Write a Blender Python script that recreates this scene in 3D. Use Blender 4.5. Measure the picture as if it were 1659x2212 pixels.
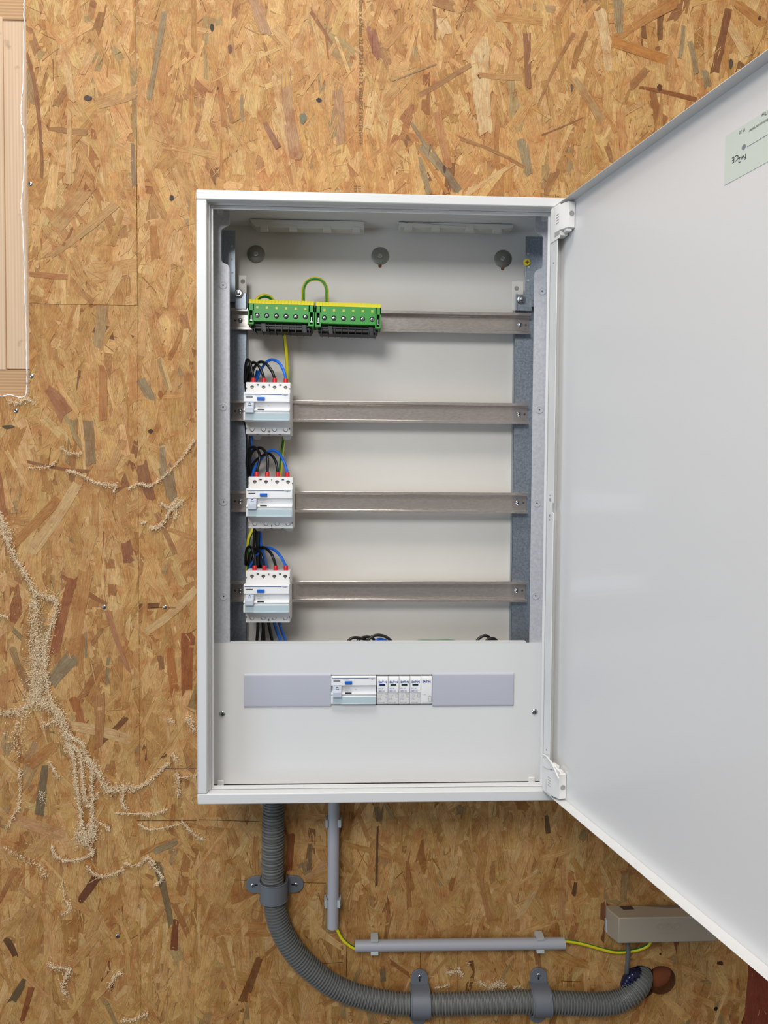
import bpy, bmesh, math, random
from mathutils import Vector, Matrix
random.seed(7)
for o in list(bpy.data.objects): bpy.data.objects.remove(o)
SC = bpy.context.scene
COL = SC.collection

# ------------------------------------------------------------------ camera
FPX = 1661.0
CAM = Vector((-0.0446, -1.3191, 0.0281))
YAW, PITCH, ROLL = -0.0428, -0.0365, -0.0068
ROT = Matrix.Rotation(YAW, 3, 'Z') @ Matrix.Rotation(PITCH, 3, 'X') @ Matrix.Rotation(ROLL, 3, 'Y')
cd = bpy.data.cameras.new('camera'); cam = bpy.data.objects.new('camera', cd); COL.objects.link(cam)
cd.sensor_fit = 'VERTICAL'; cd.sensor_height = 24.0; cd.sensor_width = 18.0
cd.lens = FPX / 2212 * 24.0
cd.clip_start = 0.02
r_, f_, u_ = ROT.col[0], ROT.col[1], ROT.col[2]
M = Matrix((( r_.x, u_.x, -f_.x, CAM.x), (r_.y, u_.y, -f_.y, CAM.y), (r_.z, u_.z, -f_.z, CAM.z), (0, 0, 0, 1)))
cam.matrix_world = M
SC.camera = cam

# ------------------------------------------------------------------ colour management, world, lights
SC.view_settings.view_transform = 'Standard'
SC.view_settings.look = 'None'
SC.view_settings.gamma = 1.0
SC.view_settings.use_curve_mapping = False
SC.view_settings.exposure = -0.13

def lin(c):
    c = c / 255.0
    return c / 12.92 if c <= 0.04045 else ((c + 0.055) / 1.055) ** 2.4
def rgb(r, g, b, a=1.0): return (lin(r), lin(g), lin(b), a)

W = bpy.data.worlds.new('room_light'); SC.world = W; W.use_nodes = True
nt = W.node_tree; nt.nodes.clear()
wo = nt.nodes.new('ShaderNodeOutputWorld'); bg = nt.nodes.new('ShaderNodeBackground')
tc = nt.nodes.new('ShaderNodeTexCoord'); sx = nt.nodes.new('ShaderNodeSeparateXYZ')
rp = nt.nodes.new('ShaderNodeValToRGB'); mr = nt.nodes.new('ShaderNodeMapRange')
nt.links.new(tc.outputs['Generated'], sx.inputs[0]); nt.links.new(sx.outputs['Z'], mr.inputs[0])
mr.inputs[1].default_value = -1; mr.inputs[2].default_value = 1
nt.links.new(mr.outputs[0], rp.inputs[0]); nt.links.new(rp.outputs[0], bg.inputs[0]); nt.links.new(bg.outputs[0], wo.inputs[0])
e = rp.color_ramp.elements
e[0].position = 0.0; e[0].color = (0.05, 0.047, 0.045, 1)
e[1].position = 1.0; e[1].color = (0.62, 0.60, 0.55, 1)
k = e.new(0.40); k.color = (0.24, 0.235, 0.235, 1)
k = e.new(0.50); k.color = (0.55, 0.53, 0.505, 1)
k = e.new(0.62); k.color = (0.50, 0.49, 0.47, 1)
bg.inputs[1].default_value = 0.52

def area(name, loc, target, sx_, sy_, power, color):
    l = bpy.data.lights.new(name, 'AREA'); l.shape = 'RECTANGLE'; l.size = sx_; l.size_y = sy_
    l.energy = power; l.color = color
    o = bpy.data.objects.new(name, l); COL.objects.link(o); o.location = loc
    o.rotation_euler = (Vector(target) - Vector(loc)).to_track_quat('-Z', 'Y').to_euler()
    return o
area('skylight_lamp', (-0.30, -1.10, 2.3), (0.0, 0.0, 0.1), 1.4, 0.5, 42, (1.0, 0.975, 0.94))
area('window_behind', (-0.70, -2.6, 1.40), (0.0, 0.0, 0.35), 1.0, 0.7, 44, (0.96, 0.98, 1.0))
area('window_side', (-2.3, -2.0, -0.5), (0.3, -0.2, -0.3), 1.2, 1.2, 26, (0.60, 0.78, 1.0))

# ------------------------------------------------------------------ helpers
def at(px, py, Y):
    """point of the place at depth Y seen at that spot of the photograph"""
    d = ROT @ Vector(((px - 829.5) / FPX, 1.0, -(py - 1106) / FPX))
    return CAM + d * ((Y - CAM.y) / d.y)

MATS = {}
def mat(name, color, rough=0.5, metal=0.0, bump=None, noise=None, coat=0.0, spec=None, alpha=None):
    if name in MATS: return MATS[name]
    m = bpy.data.materials.new(name); m.use_nodes = True
    n = m.node_tree; b = n.nodes['Principled BSDF']
    b.inputs['Base Color'].default_value = color; b.inputs['Roughness'].default_value = rough
    b.inputs['Metallic'].default_value = metal
    b.inputs['Coat Weight'].default_value = coat
    if spec is not None: b.inputs['Specular IOR Level'].default_value = spec
    t = n.nodes.new('ShaderNodeTexCoord')
    if noise:        # (scale, amount, [anisotropic scale]) mottles the colour
        nz = n.nodes.new('ShaderNodeTexNoise'); nz.inputs['Scale'].default_value = noise[0]; nz.inputs['Detail'].default_value = 4
        mp = n.nodes.new('ShaderNodeMapping'); mp.inputs['Scale'].default_value = noise[2] if len(noise) > 2 else (1, 1, 1)
        n.links.new(t.outputs['Object'], mp.inputs[0]); n.links.new(mp.outputs[0], nz.inputs['Vector'])
        r = n.nodes.new('ShaderNodeMapRange'); r.inputs[1].default_value = .3; r.inputs[2].default_value = .7
        r.inputs[3].default_value = 1 - noise[1]; r.inputs[4].default_value = 1 + noise[1] * .6
        n.links.new(nz.outputs['Fac'], r.inputs[0])
        mx = n.nodes.new('ShaderNodeMix'); mx.data_type = 'RGBA'; mx.blend_type = 'MULTIPLY'; mx.inputs[0].default_value = 1
        mx.inputs[6].default_value = color; n.links.new(r.outputs[0], mx.inputs[7])
        n.links.new(mx.outputs[2], b.inputs['Base Color'])
        if metal > .3:
            r2 = n.nodes.new('ShaderNodeMapRange'); r2.inputs[3].default_value = rough * .8; r2.inputs[4].default_value = rough * 1.3
            n.links.new(nz.outputs['Fac'], r2.inputs[0]); n.links.new(r2.outputs[0], b.inputs['Roughness'])
    if bump:
        nz2 = n.nodes.new('ShaderNodeTexNoise'); nz2.inputs['Scale'].default_value = bump[0]; nz2.inputs['Detail'].default_value = 2
        n.links.new(t.outputs['Object'], nz2.inputs['Vector'])
        bp = n.nodes.new('ShaderNodeBump'); bp.inputs['Strength'].default_value = bump[1]; bp.inputs['Distance'].default_value = .001
        n.links.new(nz2.outputs['Fac'], bp.inputs['Height']); n.links.new(bp.outputs[0], b.inputs['Normal'])
    MATS[name] = m
    return m

WHITE = mat('white_powder_coat', rgb(224, 222, 219), .34, bump=(1400, .03), coat=.15)
WHITE_IN = mat('white_sheet_back', rgb(216, 210, 200), .42, bump=(900, .08), noise=(6, .03))
PLASTIC = mat('white_plastic', rgb(236, 233, 228), .38, bump=(1500, .03))
DEV = mat('device_plastic', rgb(232, 231, 230), .4)
DEVG = mat('device_plastic_warm', rgb(224, 221, 218), .45)
LIGHTGREY = mat('blank_grey', rgb(186, 187, 196), .5, bump=(2500, .05))
PALEBLUE = mat('clear_label_window', rgb(188, 204, 209), .12, coat=.5)
LEVER = mat('lever_grey', rgb(190, 196, 206), .4)
BLUE = mat('blue_plastic', rgb(28, 98, 190), .35)
DARKBLUE = mat('blue_print', rgb(28, 84, 140), .5)
LOGOBLUE = mat('logo_blue_print', rgb(20, 66, 150), .5)
INK = mat('black_ink', rgb(42, 42, 46), .6)
INKL = mat('grey_ink', rgb(130, 134, 142), .6)
BLACK = mat('black_plastic', rgb(24, 22, 22), .38)
DARKHOLE = mat('dark_hole', rgb(14, 14, 14), .8)
GREEN = mat('green_plastic', rgb(50, 150, 48), .38, noise=(60, .05))
YELLOW = mat('yellow_plastic', rgb(238, 222, 30), .38)
YELLOWW = mat('yellow_window', rgb(190, 200, 70), .3)
RED = mat('red_ferrule', rgb(205, 28, 36), .4)
GALV = mat('galvanised_steel', rgb(196, 196, 200), .45, .2, noise=(260, .12), bump=(500, .05))
GALVD = mat('galvanised_rear', rgb(160, 168, 176), .38, .8, noise=(300, .2), bump=(700, .06))
ZINC = mat('zinc_rail', rgb(226, 216, 208), .17, .85, noise=(180, .10, (1, 1, 3)))
CHROME = mat('screw_zinc', rgb(196, 200, 204), .22, 1.0)
WASHER = mat('washer_steel', rgb(150, 150, 140), .42, .8, noise=(200, .12))
RUST = mat('rust', rgb(122, 74, 44), .8)
CONDUIT = mat('conduit_grey', rgb(118, 118, 114), .38)
CLAMP = mat('clamp_grey', rgb(112, 115, 120), .45, bump=(1200, .05))
PIPE = mat('pipe_grey', rgb(180, 178, 182), .4, bump=(1200, .03))
CLIP = mat('clip_grey', rgb(190, 194, 192), .4)
BOXG = mat('box_beige', rgb(170, 157, 138), .5, bump=(1600, .05))
CABLE = mat('grey_cable', rgb(96, 100, 98), .5)
BWIRE = mat('black_wire', rgb(20, 18, 18), .3)
BLWIRE = mat('blue_wire', rgb(30, 112, 222), .35)
BLACKSHEEN = mat('black_conduit_blue_sheen', rgb(20, 26, 60), .16)  # black hose, its blue highlights put into the base colour
FOIL = mat('torn_foil', rgb(240, 238, 236), .6)
STICKER = mat('label_sticker', rgb(208, 216, 204), .3)
WEB = mat('sawdust_cobweb', rgb(236, 214, 178), .9)
YSCREW = mat('yellow_cap', rgb(214, 196, 40), .4)
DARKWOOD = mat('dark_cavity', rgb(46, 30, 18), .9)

def striped():
    m = bpy.data.materials.new('green_yellow_wire'); m.use_nodes = True; n = m.node_tree; b = n.nodes['Principled BSDF']
    uv = n.nodes.new('ShaderNodeUVMap'); s = n.nodes.new('ShaderNodeSeparateXYZ'); r = n.nodes.new('ShaderNodeValToRGB')
    n.links.new(uv.outputs[0], s.inputs[0]); n.links.new(s.outputs[0], r.inputs[0]); n.links.new(r.outputs[0], b.inputs['Base Color'])
    r.color_ramp.interpolation = 'CONSTANT'
    el = r.color_ramp.elements; el[0].color = rgb(232, 214, 30); el[1].position = .80; el[1].color = rgb(30, 128, 50)
    q = el.new(.30); q.color = rgb(30, 128, 50); q = el.new(.50); q.color = rgb(232, 214, 30)
    b.inputs['Roughness'].default_value = .38
    return m
GYWIRE = striped()

class B:
    def __init__(s): s.v = []; s.f = []; s.mi = []; s.uv = {}; s.smooth = []
    def face(s, idx, m=0, sm=False): s.f.append(tuple(idx)); s.mi.append(m); s.smooth.append(sm)
    def box(s, x0, x1, y0, y1, z0, z1, m=0):
        i = len(s.v)
        s.v += [(x, y, z) for z in (z0, z1) for y in (y0, y1) for x in (x0, x1)]
        for q in ((0, 2, 3, 1), (4, 5, 7, 6), (0, 1, 5, 4), (2, 6, 7, 3), (0, 4, 6, 2), (1, 3, 7, 5)): s.face([i + k for k in q], m)
        return s
    def prism(s, poly, a0, a1, axis='y', m=0):
        """poly: 2-D outline, extruded along axis from a0 to a1. axis y -> poly (x,z); x -> (y,z); z -> (x,y)"""
        i = len(s.v); n = len(poly)
        P = {'y': lambda p, a: (p[0], a, p[1]), 'x': lambda p, a: (a, p[0], p[1]), 'z': lambda p, a: (p[0], p[1], a)}[axis]
        s.v += [P(p, a0) for p in poly] + [P(p, a1) for p in poly]
        s.face([i + k for k in range(n)], m); s.face([i + n + k for k in range(n)][::-1], m)
        for k in range(n):
            k2 = (k + 1) % n
            s.face([i + k, i + n + k, i + n + k2, i + k2], m)
        return s
    def lathe(s, c, axis, prof, n=24, m=0, sm=True):
        """prof: [(radius, height along axis)], closed at the ends where the radius is 0"""
        a = Vector(axis).normalized(); t = Vector((0, 0, 1)) if abs(a.z) < .9 else Vector((1, 0, 0))
        u = a.cross(t).normalized(); w = a.cross(u); c = Vector(c); i0 = len(s.v)
        for (r, h) in prof:
            for k in range(n):
                an = 2 * math.pi * k / n
                s.v.append(tuple(c + a * h + (u * math.cos(an) + w * math.sin(an)) * r))
        for j in range(len(prof) - 1):
            for k in range(n):
                k2 = (k + 1) % n
                s.face([i0 + j * n + k, i0 + j * n + k2, i0 + (j + 1) * n + k2, i0 + (j + 1) * n + k], m, sm)
        s.face([i0 + k for k in range(n)][::-1], m); j = len(prof) - 1; s.face([i0 + j * n + k for k in range(n)], m)
        return s
    def cyl(s, c, axis, r, h, n=20, m=0): return s.lathe(c, axis, [(r, 0), (r, h)], n, m, True)
    def tube(s, pts, r, n=10, m=0, rf=None, uv=False, twist=0.0, up=None, uo=0.0):
        pts = [Vector(p) for p in pts]; i0 = len(s.v); L = 0
        T = []
        for k in range(len(pts)):
            a = pts[max(k - 1, 0)]; b = pts[min(k + 1, len(pts) - 1)]; T.append((b - a).normalized())
        N = T[0].cross(Vector(up) if up else Vector((0, 1, 0)))
        if N.length < .05: N = T[0].cross(Vector((1, 0, 0)))
        N.normalize()
        for k, p in enumerate(pts):
            N = (N - T[k] * N.dot(T[k])).normalized(); Bn = T[k].cross(N)
            if k: L += (p - pts[k - 1]).length
            rr = rf(L) if rf else r
            for j in range(n):
                an = 2 * math.pi * j / n + twist * L
                s.v.append(tuple(p + (N * math.cos(an) + Bn * math.sin(an)) * rr))
        for k in range(len(pts) - 1):
            for j in range(n):
                j2 = (j + 1) % n
                s.face([i0 + k * n + j, i0 + k * n + j2, i0 + (k + 1) * n + j2, i0 + (k + 1) * n + j], m, True)
                if uv: a_ = (j / n + uo) % 1.0; s.uv[len(s.f) - 1] = [(a_, k), (a_ + 1 / n, k), (a_ + 1 / n, k + 1), (a_, k + 1)]
        s.face([i0 + j for j in range(n)][::-1], m); k = len(pts) - 1; s.face([i0 + k * n + j for j in range(n)], m)
        return s
    def build(s, name, mats, parent=None, bevel=0.0, seg=2, local=False, angle=35):
        me = bpy.data.meshes.new(name)
        off = Vector((0, 0, 0))
        if parent is not None and not local:
            p = parent
            while p is not None: off += p.location; p = p.parent
        me.from_pydata([tuple(Vector(v) - off) for v in s.v], [], s.f)
        if not isinstance(mats, (list, tuple)): mats = [mats]
        for m in mats: me.materials.append(m)
        me.polygons.foreach_set('material_index', s.mi)
        if s.uv:
            l = me.uv_layers.new(name='UVMap')
            for fi, uvs in s.uv.items():
                for li, q in zip(me.polygons[fi].loop_indices, uvs): l.data[li].uv = q
        bm = bmesh.new(); bm.from_mesh(me); bmesh.ops.recalc_face_normals(bm, faces=bm.faces); bm.to_mesh(me); bm.free()
        me.polygons.foreach_set('use_smooth', s.smooth)
        if any(s.smooth): me.set_sharp_from_angle(angle=math.radians(angle + 10))
        me.update()
        o = bpy.data.objects.new(name, me); COL.objects.link(o)
        if parent is not None: o.parent = parent
        if bevel:
            b = o.modifiers.new('bevel', 'BEVEL'); b.width = bevel; b.segments = seg; b.limit_method = 'ANGLE'; b.angle_limit = math.radians(40)
            b.harden_normals = False
            me.polygons.foreach_set('use_smooth', [True] * len(me.polygons)); me.set_sharp_from_angle(angle=math.radians(50))
        return o

def thing(name, label, cat, loc=(0, 0, 0), group=None):
    o = bpy.data.objects.new(name, None); COL.objects.link(o); o.location = loc; o.empty_display_size = .02
    o['label'] = label; o['category'] = cat
    if group: o['group'] = group
    return o
def tag(o, label, cat, group=None, kind=None):
    o['label'] = label; o['category'] = cat
    if group: o['group'] = group
    if kind: o['kind'] = kind
    return o
def struct(o): o['kind'] = 'structure'; return o
def copy_tree(o, parent=None):
    c = o.copy(); COL.objects.link(c); c.parent = parent
    for ch in list(o.children): copy_tree(ch, c)
    return c

def smooth_path(pts, sub=8):
    P = [Vector(p) for p in pts]; out = []
    for i in range(len(P) - 1):
        p0 = P[max(i - 1, 0)]; p1 = P[i]; p2 = P[i + 1]; p3 = P[min(i + 2, len(P) - 1)]
        for k in range(sub):
            t = k / sub
            out.append(.5 * ((2 * p1) + (p2 - p0) * t + (2 * p0 - 5 * p1 + 4 * p2 - p3) * t * t + (3 * p1 - p0 - 3 * p2 + p3) * t ** 3))
    out.append(P[-1]); return out

def text(name, s, size, loc, m, parent, rot=None, align='LEFT', sx_=1.0, thick=0.0, bold=0.0):
    """flat lettering in the x-z plane facing -y; loc is local to parent"""
    c = bpy.data.curves.new(name, 'FONT'); c.body = s; c.size = size; c.align_x = align; c.extrude = thick; c.resolution_u = 2; c.offset = bold * size
    t = bpy.data.objects.new('tmp', c); me = bpy.data.meshes.new_from_object(t)
    bpy.data.objects.remove(t)
    R = (rot if rot else Matrix.Identity(4)) @ Matrix.Rotation(math.pi / 2, 4, 'X') @ Matrix.Diagonal((sx_, 1, 1, 1))
    me.transform(R); me.materials.clear(); me.materials.append(m); me.name = name
    o = bpy.data.objects.new(name, me); COL.objects.link(o); o.parent = parent; o.location = loc
    return o
def join_marks(name, objs, m, parent):
    """several small prints become one mesh (one printed label)"""
    bm = bmesh.new()
    for o in objs:
        tmp = o.data.copy(); tmp.transform(Matrix.Translation(o.location)); bm.from_mesh(tmp); bpy.data.meshes.remove(tmp)
        bpy.data.objects.remove(o)
    me = bpy.data.meshes.new(name); bm.to_mesh(me); bm.free(); me.materials.append(m)
    for p in me.polygons: p.material_index = 0
    o = bpy.data.objects.new(name, me); COL.objects.link(o); o.parent = parent
    return o

# ================================================================== OSB WALL
def osb_material():
    m = bpy.data.materials.new('oriented_strand_board'); m.use_nodes = True; n = m.node_tree; L = n.links
    b = n.nodes['Principled BSDF']
    at_ = n.nodes.new('ShaderNodeVertexColor'); at_.layer_name = 'strand'
    uv = n.nodes.new('ShaderNodeUVMap'); uv.uv_map = 'UVMap'
    def mapn(scale):
        mp = n.nodes.new('ShaderNodeMapping'); mp.inputs['Scale'].default_value = scale; L.new(uv.outputs[0], mp.inputs[0]); return mp.outputs[0]
    def noise(vec, detail=3, dist=0.0, rough=.55, scale=1.0):
        q = n.nodes.new('ShaderNodeTexNoise'); q.inputs['Scale'].default_value = scale; q.inputs['Detail'].default_value = detail
        q.inputs['Distortion'].default_value = dist; q.inputs['Roughness'].default_value = rough; L.new(vec, q.inputs['Vector']); return q.outputs['Fac']
    def rng(fac, a, b_, c, d):
        q = n.nodes.new('ShaderNodeMapRange'); q.inputs[1].default_value = a; q.inputs[2].default_value = b_; q.inputs[3].default_value = c; q.inputs[4].default_value = d
        L.new(fac, q.inputs[0]); return q.outputs[0]
    def mul(a, b_):
        q = n.nodes.new('ShaderNodeMath'); q.operation = 'MULTIPLY'; L.new(a, q.inputs[0]); L.new(b_, q.inputs[1]); return q.outputs[0]
    g1 = noise(mapn((.60, .035, 1)), 5, 1.0)               # broad grain (uv in millimetres)
    g2 = noise(mapn((1.7, .07, 1)), 3, .6)                # fine fibres
    pores = noise(mapn((1.3, .22, 1)), 2, 0)              # short dark pores
    rings = n.nodes.new('ShaderNodeTexWave'); rings.wave_type = 'BANDS'; rings.bands_direction = 'X'; rings.wave_profile = 'SIN'
    rings.inputs['Scale'].default_value = .16; rings.inputs['Distortion'].default_value = 3.0; rings.inputs['Detail'].default_value = 2
    rings.inputs['Detail Scale'].default_value = .8
    L.new(mapn((1, .06, 1)), rings.inputs['Vector'])
    v = mul(rng(g1, .32, .68, .74, 1.13), rng(g2, .3, .7, .76, 1.10))
    v = mul(v, rng(pores, .62, .72, 1.0, .58))
    ringv = n.nodes.new('ShaderNodeMix'); ringv.data_type = 'FLOAT'; L.new(at_.outputs['Alpha'], ringv.inputs[0])
    ringv.inputs[2].default_value = 1.0; L.new(rng(rings.outputs['Fac'], 0, .35, .66, 1.03), ringv.inputs[3])
    v = mul(v, ringv.outputs[0])
    tcn = n.nodes.new('ShaderNodeTexCoord')
    blot = n.nodes.new('ShaderNodeTexNoise'); blot.inputs['Scale'].default_value = 30; blot.inputs['Detail'].default_value = 8; blot.inputs['Roughness'].default_value = .7; L.new(tcn.outputs['Object'], blot.inputs['Vector'])
    hs = n.nodes.new('ShaderNodeMix'); hs.data_type = 'RGBA'; hs.blend_type = 'MULTIPLY'
    L.new(rng(blot.outputs['Fac'], .46, .68, 0, .70), hs.inputs[0]); L.new(at_.outputs['Color'], hs.inputs[6]); hs.inputs[7].default_value = rgb(218, 170, 122)
    mx = n.nodes.new('ShaderNodeMix'); mx.data_type = 'RGBA'; mx.blend_type = 'MULTIPLY'; mx.inputs[0].default_value = 1
    L.new(hs.outputs[2], mx.inputs[6]); L.new(v, mx.inputs[7]); L.new(mx.outputs[2], b.inputs['Base Color'])
    b.inputs['Roughness'].default_value = .55; b.inputs['Specular IOR Level'].default_value = .35
    bp = n.nodes.new('ShaderNodeBump'); bp.inputs['Strength'].default_value = .45; bp.inputs['Distance'].default_value = .0006
    ad = n.nodes.new('ShaderNodeMath'); ad.operation = 'ADD'; L.new(g1, ad.inputs[0]); L.new(g2, ad.inputs[1])
    L.new(ad.outputs[0], bp.inputs['Height']); L.new(bp.outputs[0], b.inputs['Normal'])
    return m
OSB = osb_material()

def clip(poly, nx, nz, c):
    """keep the side nx*x+nz*z <= c"""
    out = []
    for i in range(len(poly)):
        a = poly[i]; b = poly[(i + 1) % len(poly)]
        da = nx * a[0] + nz * a[1] - c; db = nx * b[0] + nz * b[1] - c
        if da <= 0: out.append(a)
        if (da < 0 < db) or (db < 0 < da):
            t = da / (da - db); out.append((a[0] + (b[0] - a[0]) * t, a[1] + (b[1] - a[1]) * t))
    return out
def subtract(poly, hole):
    """poly minus a convex counter-clockwise hole -> pieces"""
    xs = [p[0] for p in poly]; zs = [p[1] for p in poly]; hx = [p[0] for p in hole]; hz = [p[1] for p in hole]
    if max(xs) < min(hx) or min(xs) > max(hx) or max(zs) < min(hz) or min(zs) > max(hz): return [poly]
    rest = poly; out = []
    for i in range(len(hole)):
        a = hole[i]; b = hole[(i + 1) % len(hole)]
        nx, nz = (b[1] - a[1]), -(b[0] - a[0]); c = nx * a[0] + nz * a[1]
        piece = clip(rest, -nx, -nz, -c)
        if len(piece) > 2: out.append(piece)
        rest = clip(rest, nx, nz, c)
        if len(rest) < 3: break
    return out

SEAM_X = -0.4045
XL, XR, ZB, ZT = -1.15, 1.25, -1.30, 1.22
OPEN_X, OPEN_Z = -0.5835, 0.1700
G = .0006
panels = [(XL, SEAM_X - G, .3245 + G * .5, ZT), (XL, SEAM_X - .00025, ZB, .3245 - G * .5), (SEAM_X + .0001, XR, ZB, ZT)]
def circle(cx, cz, r, n=22): return [(cx + r * math.cos(2 * math.pi * k / n), cz + r * math.sin(2 * math.pi * k / n)) for k in range(n)]
opening = [(-1.4, OPEN_Z), (OPEN_X, OPEN_Z), (OPEN_X, 1.5), (-1.4, 1.5)]
h1 = at(1382, 2122, 0); h2 = at(1428, 2117, 0)
holes = [opening, circle(h1.x, h1.z, .031), circle(h2.x, h2.z, .0265)]
wv = []; wf = []; wuv = []; wcol = []
def emit(pieces, y, ax, az, ang, tilt, color, lines, uo):
    ca, sa = math.cos(ang), math.sin(ang)
    for pc in pieces:
        if len(pc) < 3: continue
        i = len(wv)
        for (x, z) in pc:
            dx, dz = x - ax, z - az
            v = dx * -sa + dz * ca; u = dx * ca + dz * sa
            wv.append((x, y + tilt * v, z)); wuv.append((u * 1000 + uo[0], v * 1000 + uo[1]))
            wcol.append((color[0], color[1], color[2], lines))
        wf.append(tuple(range(i, i + len(pc))))
def add_strand(panel, x, z, L, Wd, ang, y, color, lines, bend=0.0, jag=1.0):
    """ang: rotation from vertical; panel None = any"""
    n = 6; left = []; right = []; tp = random.uniform(-.35, .35) * jag
    for k in range(n + 1):
        t = k / n - .5; v = t * L
        b = bend * (4 * t * t - 1)
        w = Wd * .5 * (1 + tp * t * 2) * (1 + random.uniform(-.09, .09) * jag)
        left.append((-w + b, v)); right.append((w + b, v))
    e0 = random.gauss(0, .8) * Wd * jag; e1 = random.gauss(0, .8) * Wd * jag; e0 = max(-.2 * L, min(.2 * L, e0)); e1 = max(-.2 * L, min(.2 * L, e1))
    left[0] = (left[0][0], left[0][1] + e0); right[-1] = (right[-1][0], right[-1][1] + e1)
    top = [(Wd * random.uniform(-.25, .1), L / 2 + random.uniform(-.25, .35) * Wd * jag), (Wd * random.uniform(.12, .3), L / 2 + random.uniform(-.2, .3) * Wd * jag)]
    bot = [(Wd * random.uniform(.12, .3), -L / 2 + random.uniform(-.3, .2) * Wd * jag), (Wd * random.uniform(-.25, .1), -L / 2 + random.uniform(-.3, .2) * Wd * jag)]
    loc = right[:] + top[::-1] + left[::-1] + bot[::-1]
    ca, sa = math.cos(ang), math.sin(ang)
    poly = [(x + u * ca - v * sa, z + u * sa + v * ca) for (u, v) in loc]
    pans = panels if panel is None else [panel]
    uo = (random.uniform(0, 3000), random.uniform(0, 3000)); tilt = random.uniform(-1, 1) * .0005 / max(L, .02)
    for p in pans:
        q = poly
        for (nx, nz, c) in ((-1, 0, -p[0]), (1, 0, p[1]), (0, -1, -p[2]), (0, 1, p[3])):
            q = clip(q, nx, nz, c)
            if len(q) < 3: break
        if len(q) < 3: continue
        pcs = [q]
        for h in holes: pcs = [r for s_ in pcs for r in subtract(s_, h)]
        emit(pcs, y, x, z, ang, tilt, color, lines, uo)
        if panel is None and len(pans) > 1 and (poly[0][0] - SEAM_X) * (poly[3][0] - SEAM_X) > 0 : pass
for p in panels:                                    # the board face itself
    pcs = [[(p[0], p[2]), (p[1], p[2]), (p[1], p[3]), (p[0], p[3])]]
    for h in holes: pcs = [r for s_ in pcs for r in subtract(s_, h)]
    emit(pcs, 0.0, 0, 0, 0, 0, [lin(c) for c in (178, 130, 78)], .3, (0, 0))
def strand_color():
    q = random.random()
    def j(c, a=9):
        s_ = random.uniform(-a, a) * 1.35; return [lin(min(255, max(0, (c[i] + s_ + random.uniform(-3, 3)) * (1.0, .965, .885)[i]))) for i in range(3)]
    if q < .42: return j((205, 163, 108), 6)
    if q < .68: return j((195, 150, 94), 7)
    if q < .84: return j((214, 176, 124), 6)
    if q < .94: return j((184, 136, 82), 7)
    if q < .972: return j((166, 116, 68), 9)
    if q < .982: return j((142, 98, 60), 9)
    return j((168, 142, 100), 8)
def scatter(panel, n, Lr, Wr, y0, y1, sig=.36, wild=.16, dark=False):
    for _ in range(n):
        x = random.uniform(panel[0] - .03, panel[1] + .03); z = random.uniform(panel[2] - .03, panel[3] + .03)
        if -.24 < x < .24 and -.42 < z < .42: continue
        if x < OPEN_X - .06 and z > OPEN_Z + .06: continue
        L = random.triangular(Lr[0], Lr[1], Lr[0] + (Lr[1] - Lr[0]) * .35); Wd = random.triangular(Wr[0], Wr[1], Wr[0] * 1.3)
        ang = random.gauss(0, sig) if random.random() > wild else random.uniform(-1.57, 1.57)
        c = strand_color()
        if dark: c = [k_ * .5 for k_ in c]
        add_strand(panel, x, z, L, Wd, ang, random.uniform(y0, y1), c, random.choice((0, .15, .3, .6, 1)), random.uniform(-1, 1) * L * .03)
for p in panels:
    A = (p[1] - p[0]) * (p[3] - p[2])
    scatter(p, int(A * 1500), (.060, .170), (.012, .036), -.00045, -.00002, sig=.30)
    scatter(p, int(A * 1300), (.040, .120), (.005, .020), -.00075, -.00030, sig=.36)
    scatter(p, int(A * 1800), (.010, .045), (.0005, .0022), -.00085, -.0005, sig=.45)
    scatter(p, int(A * 1500), (.002, .014), (.0003, .0008), -.0009, -.0006, sig=.5, dark=True)
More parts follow.
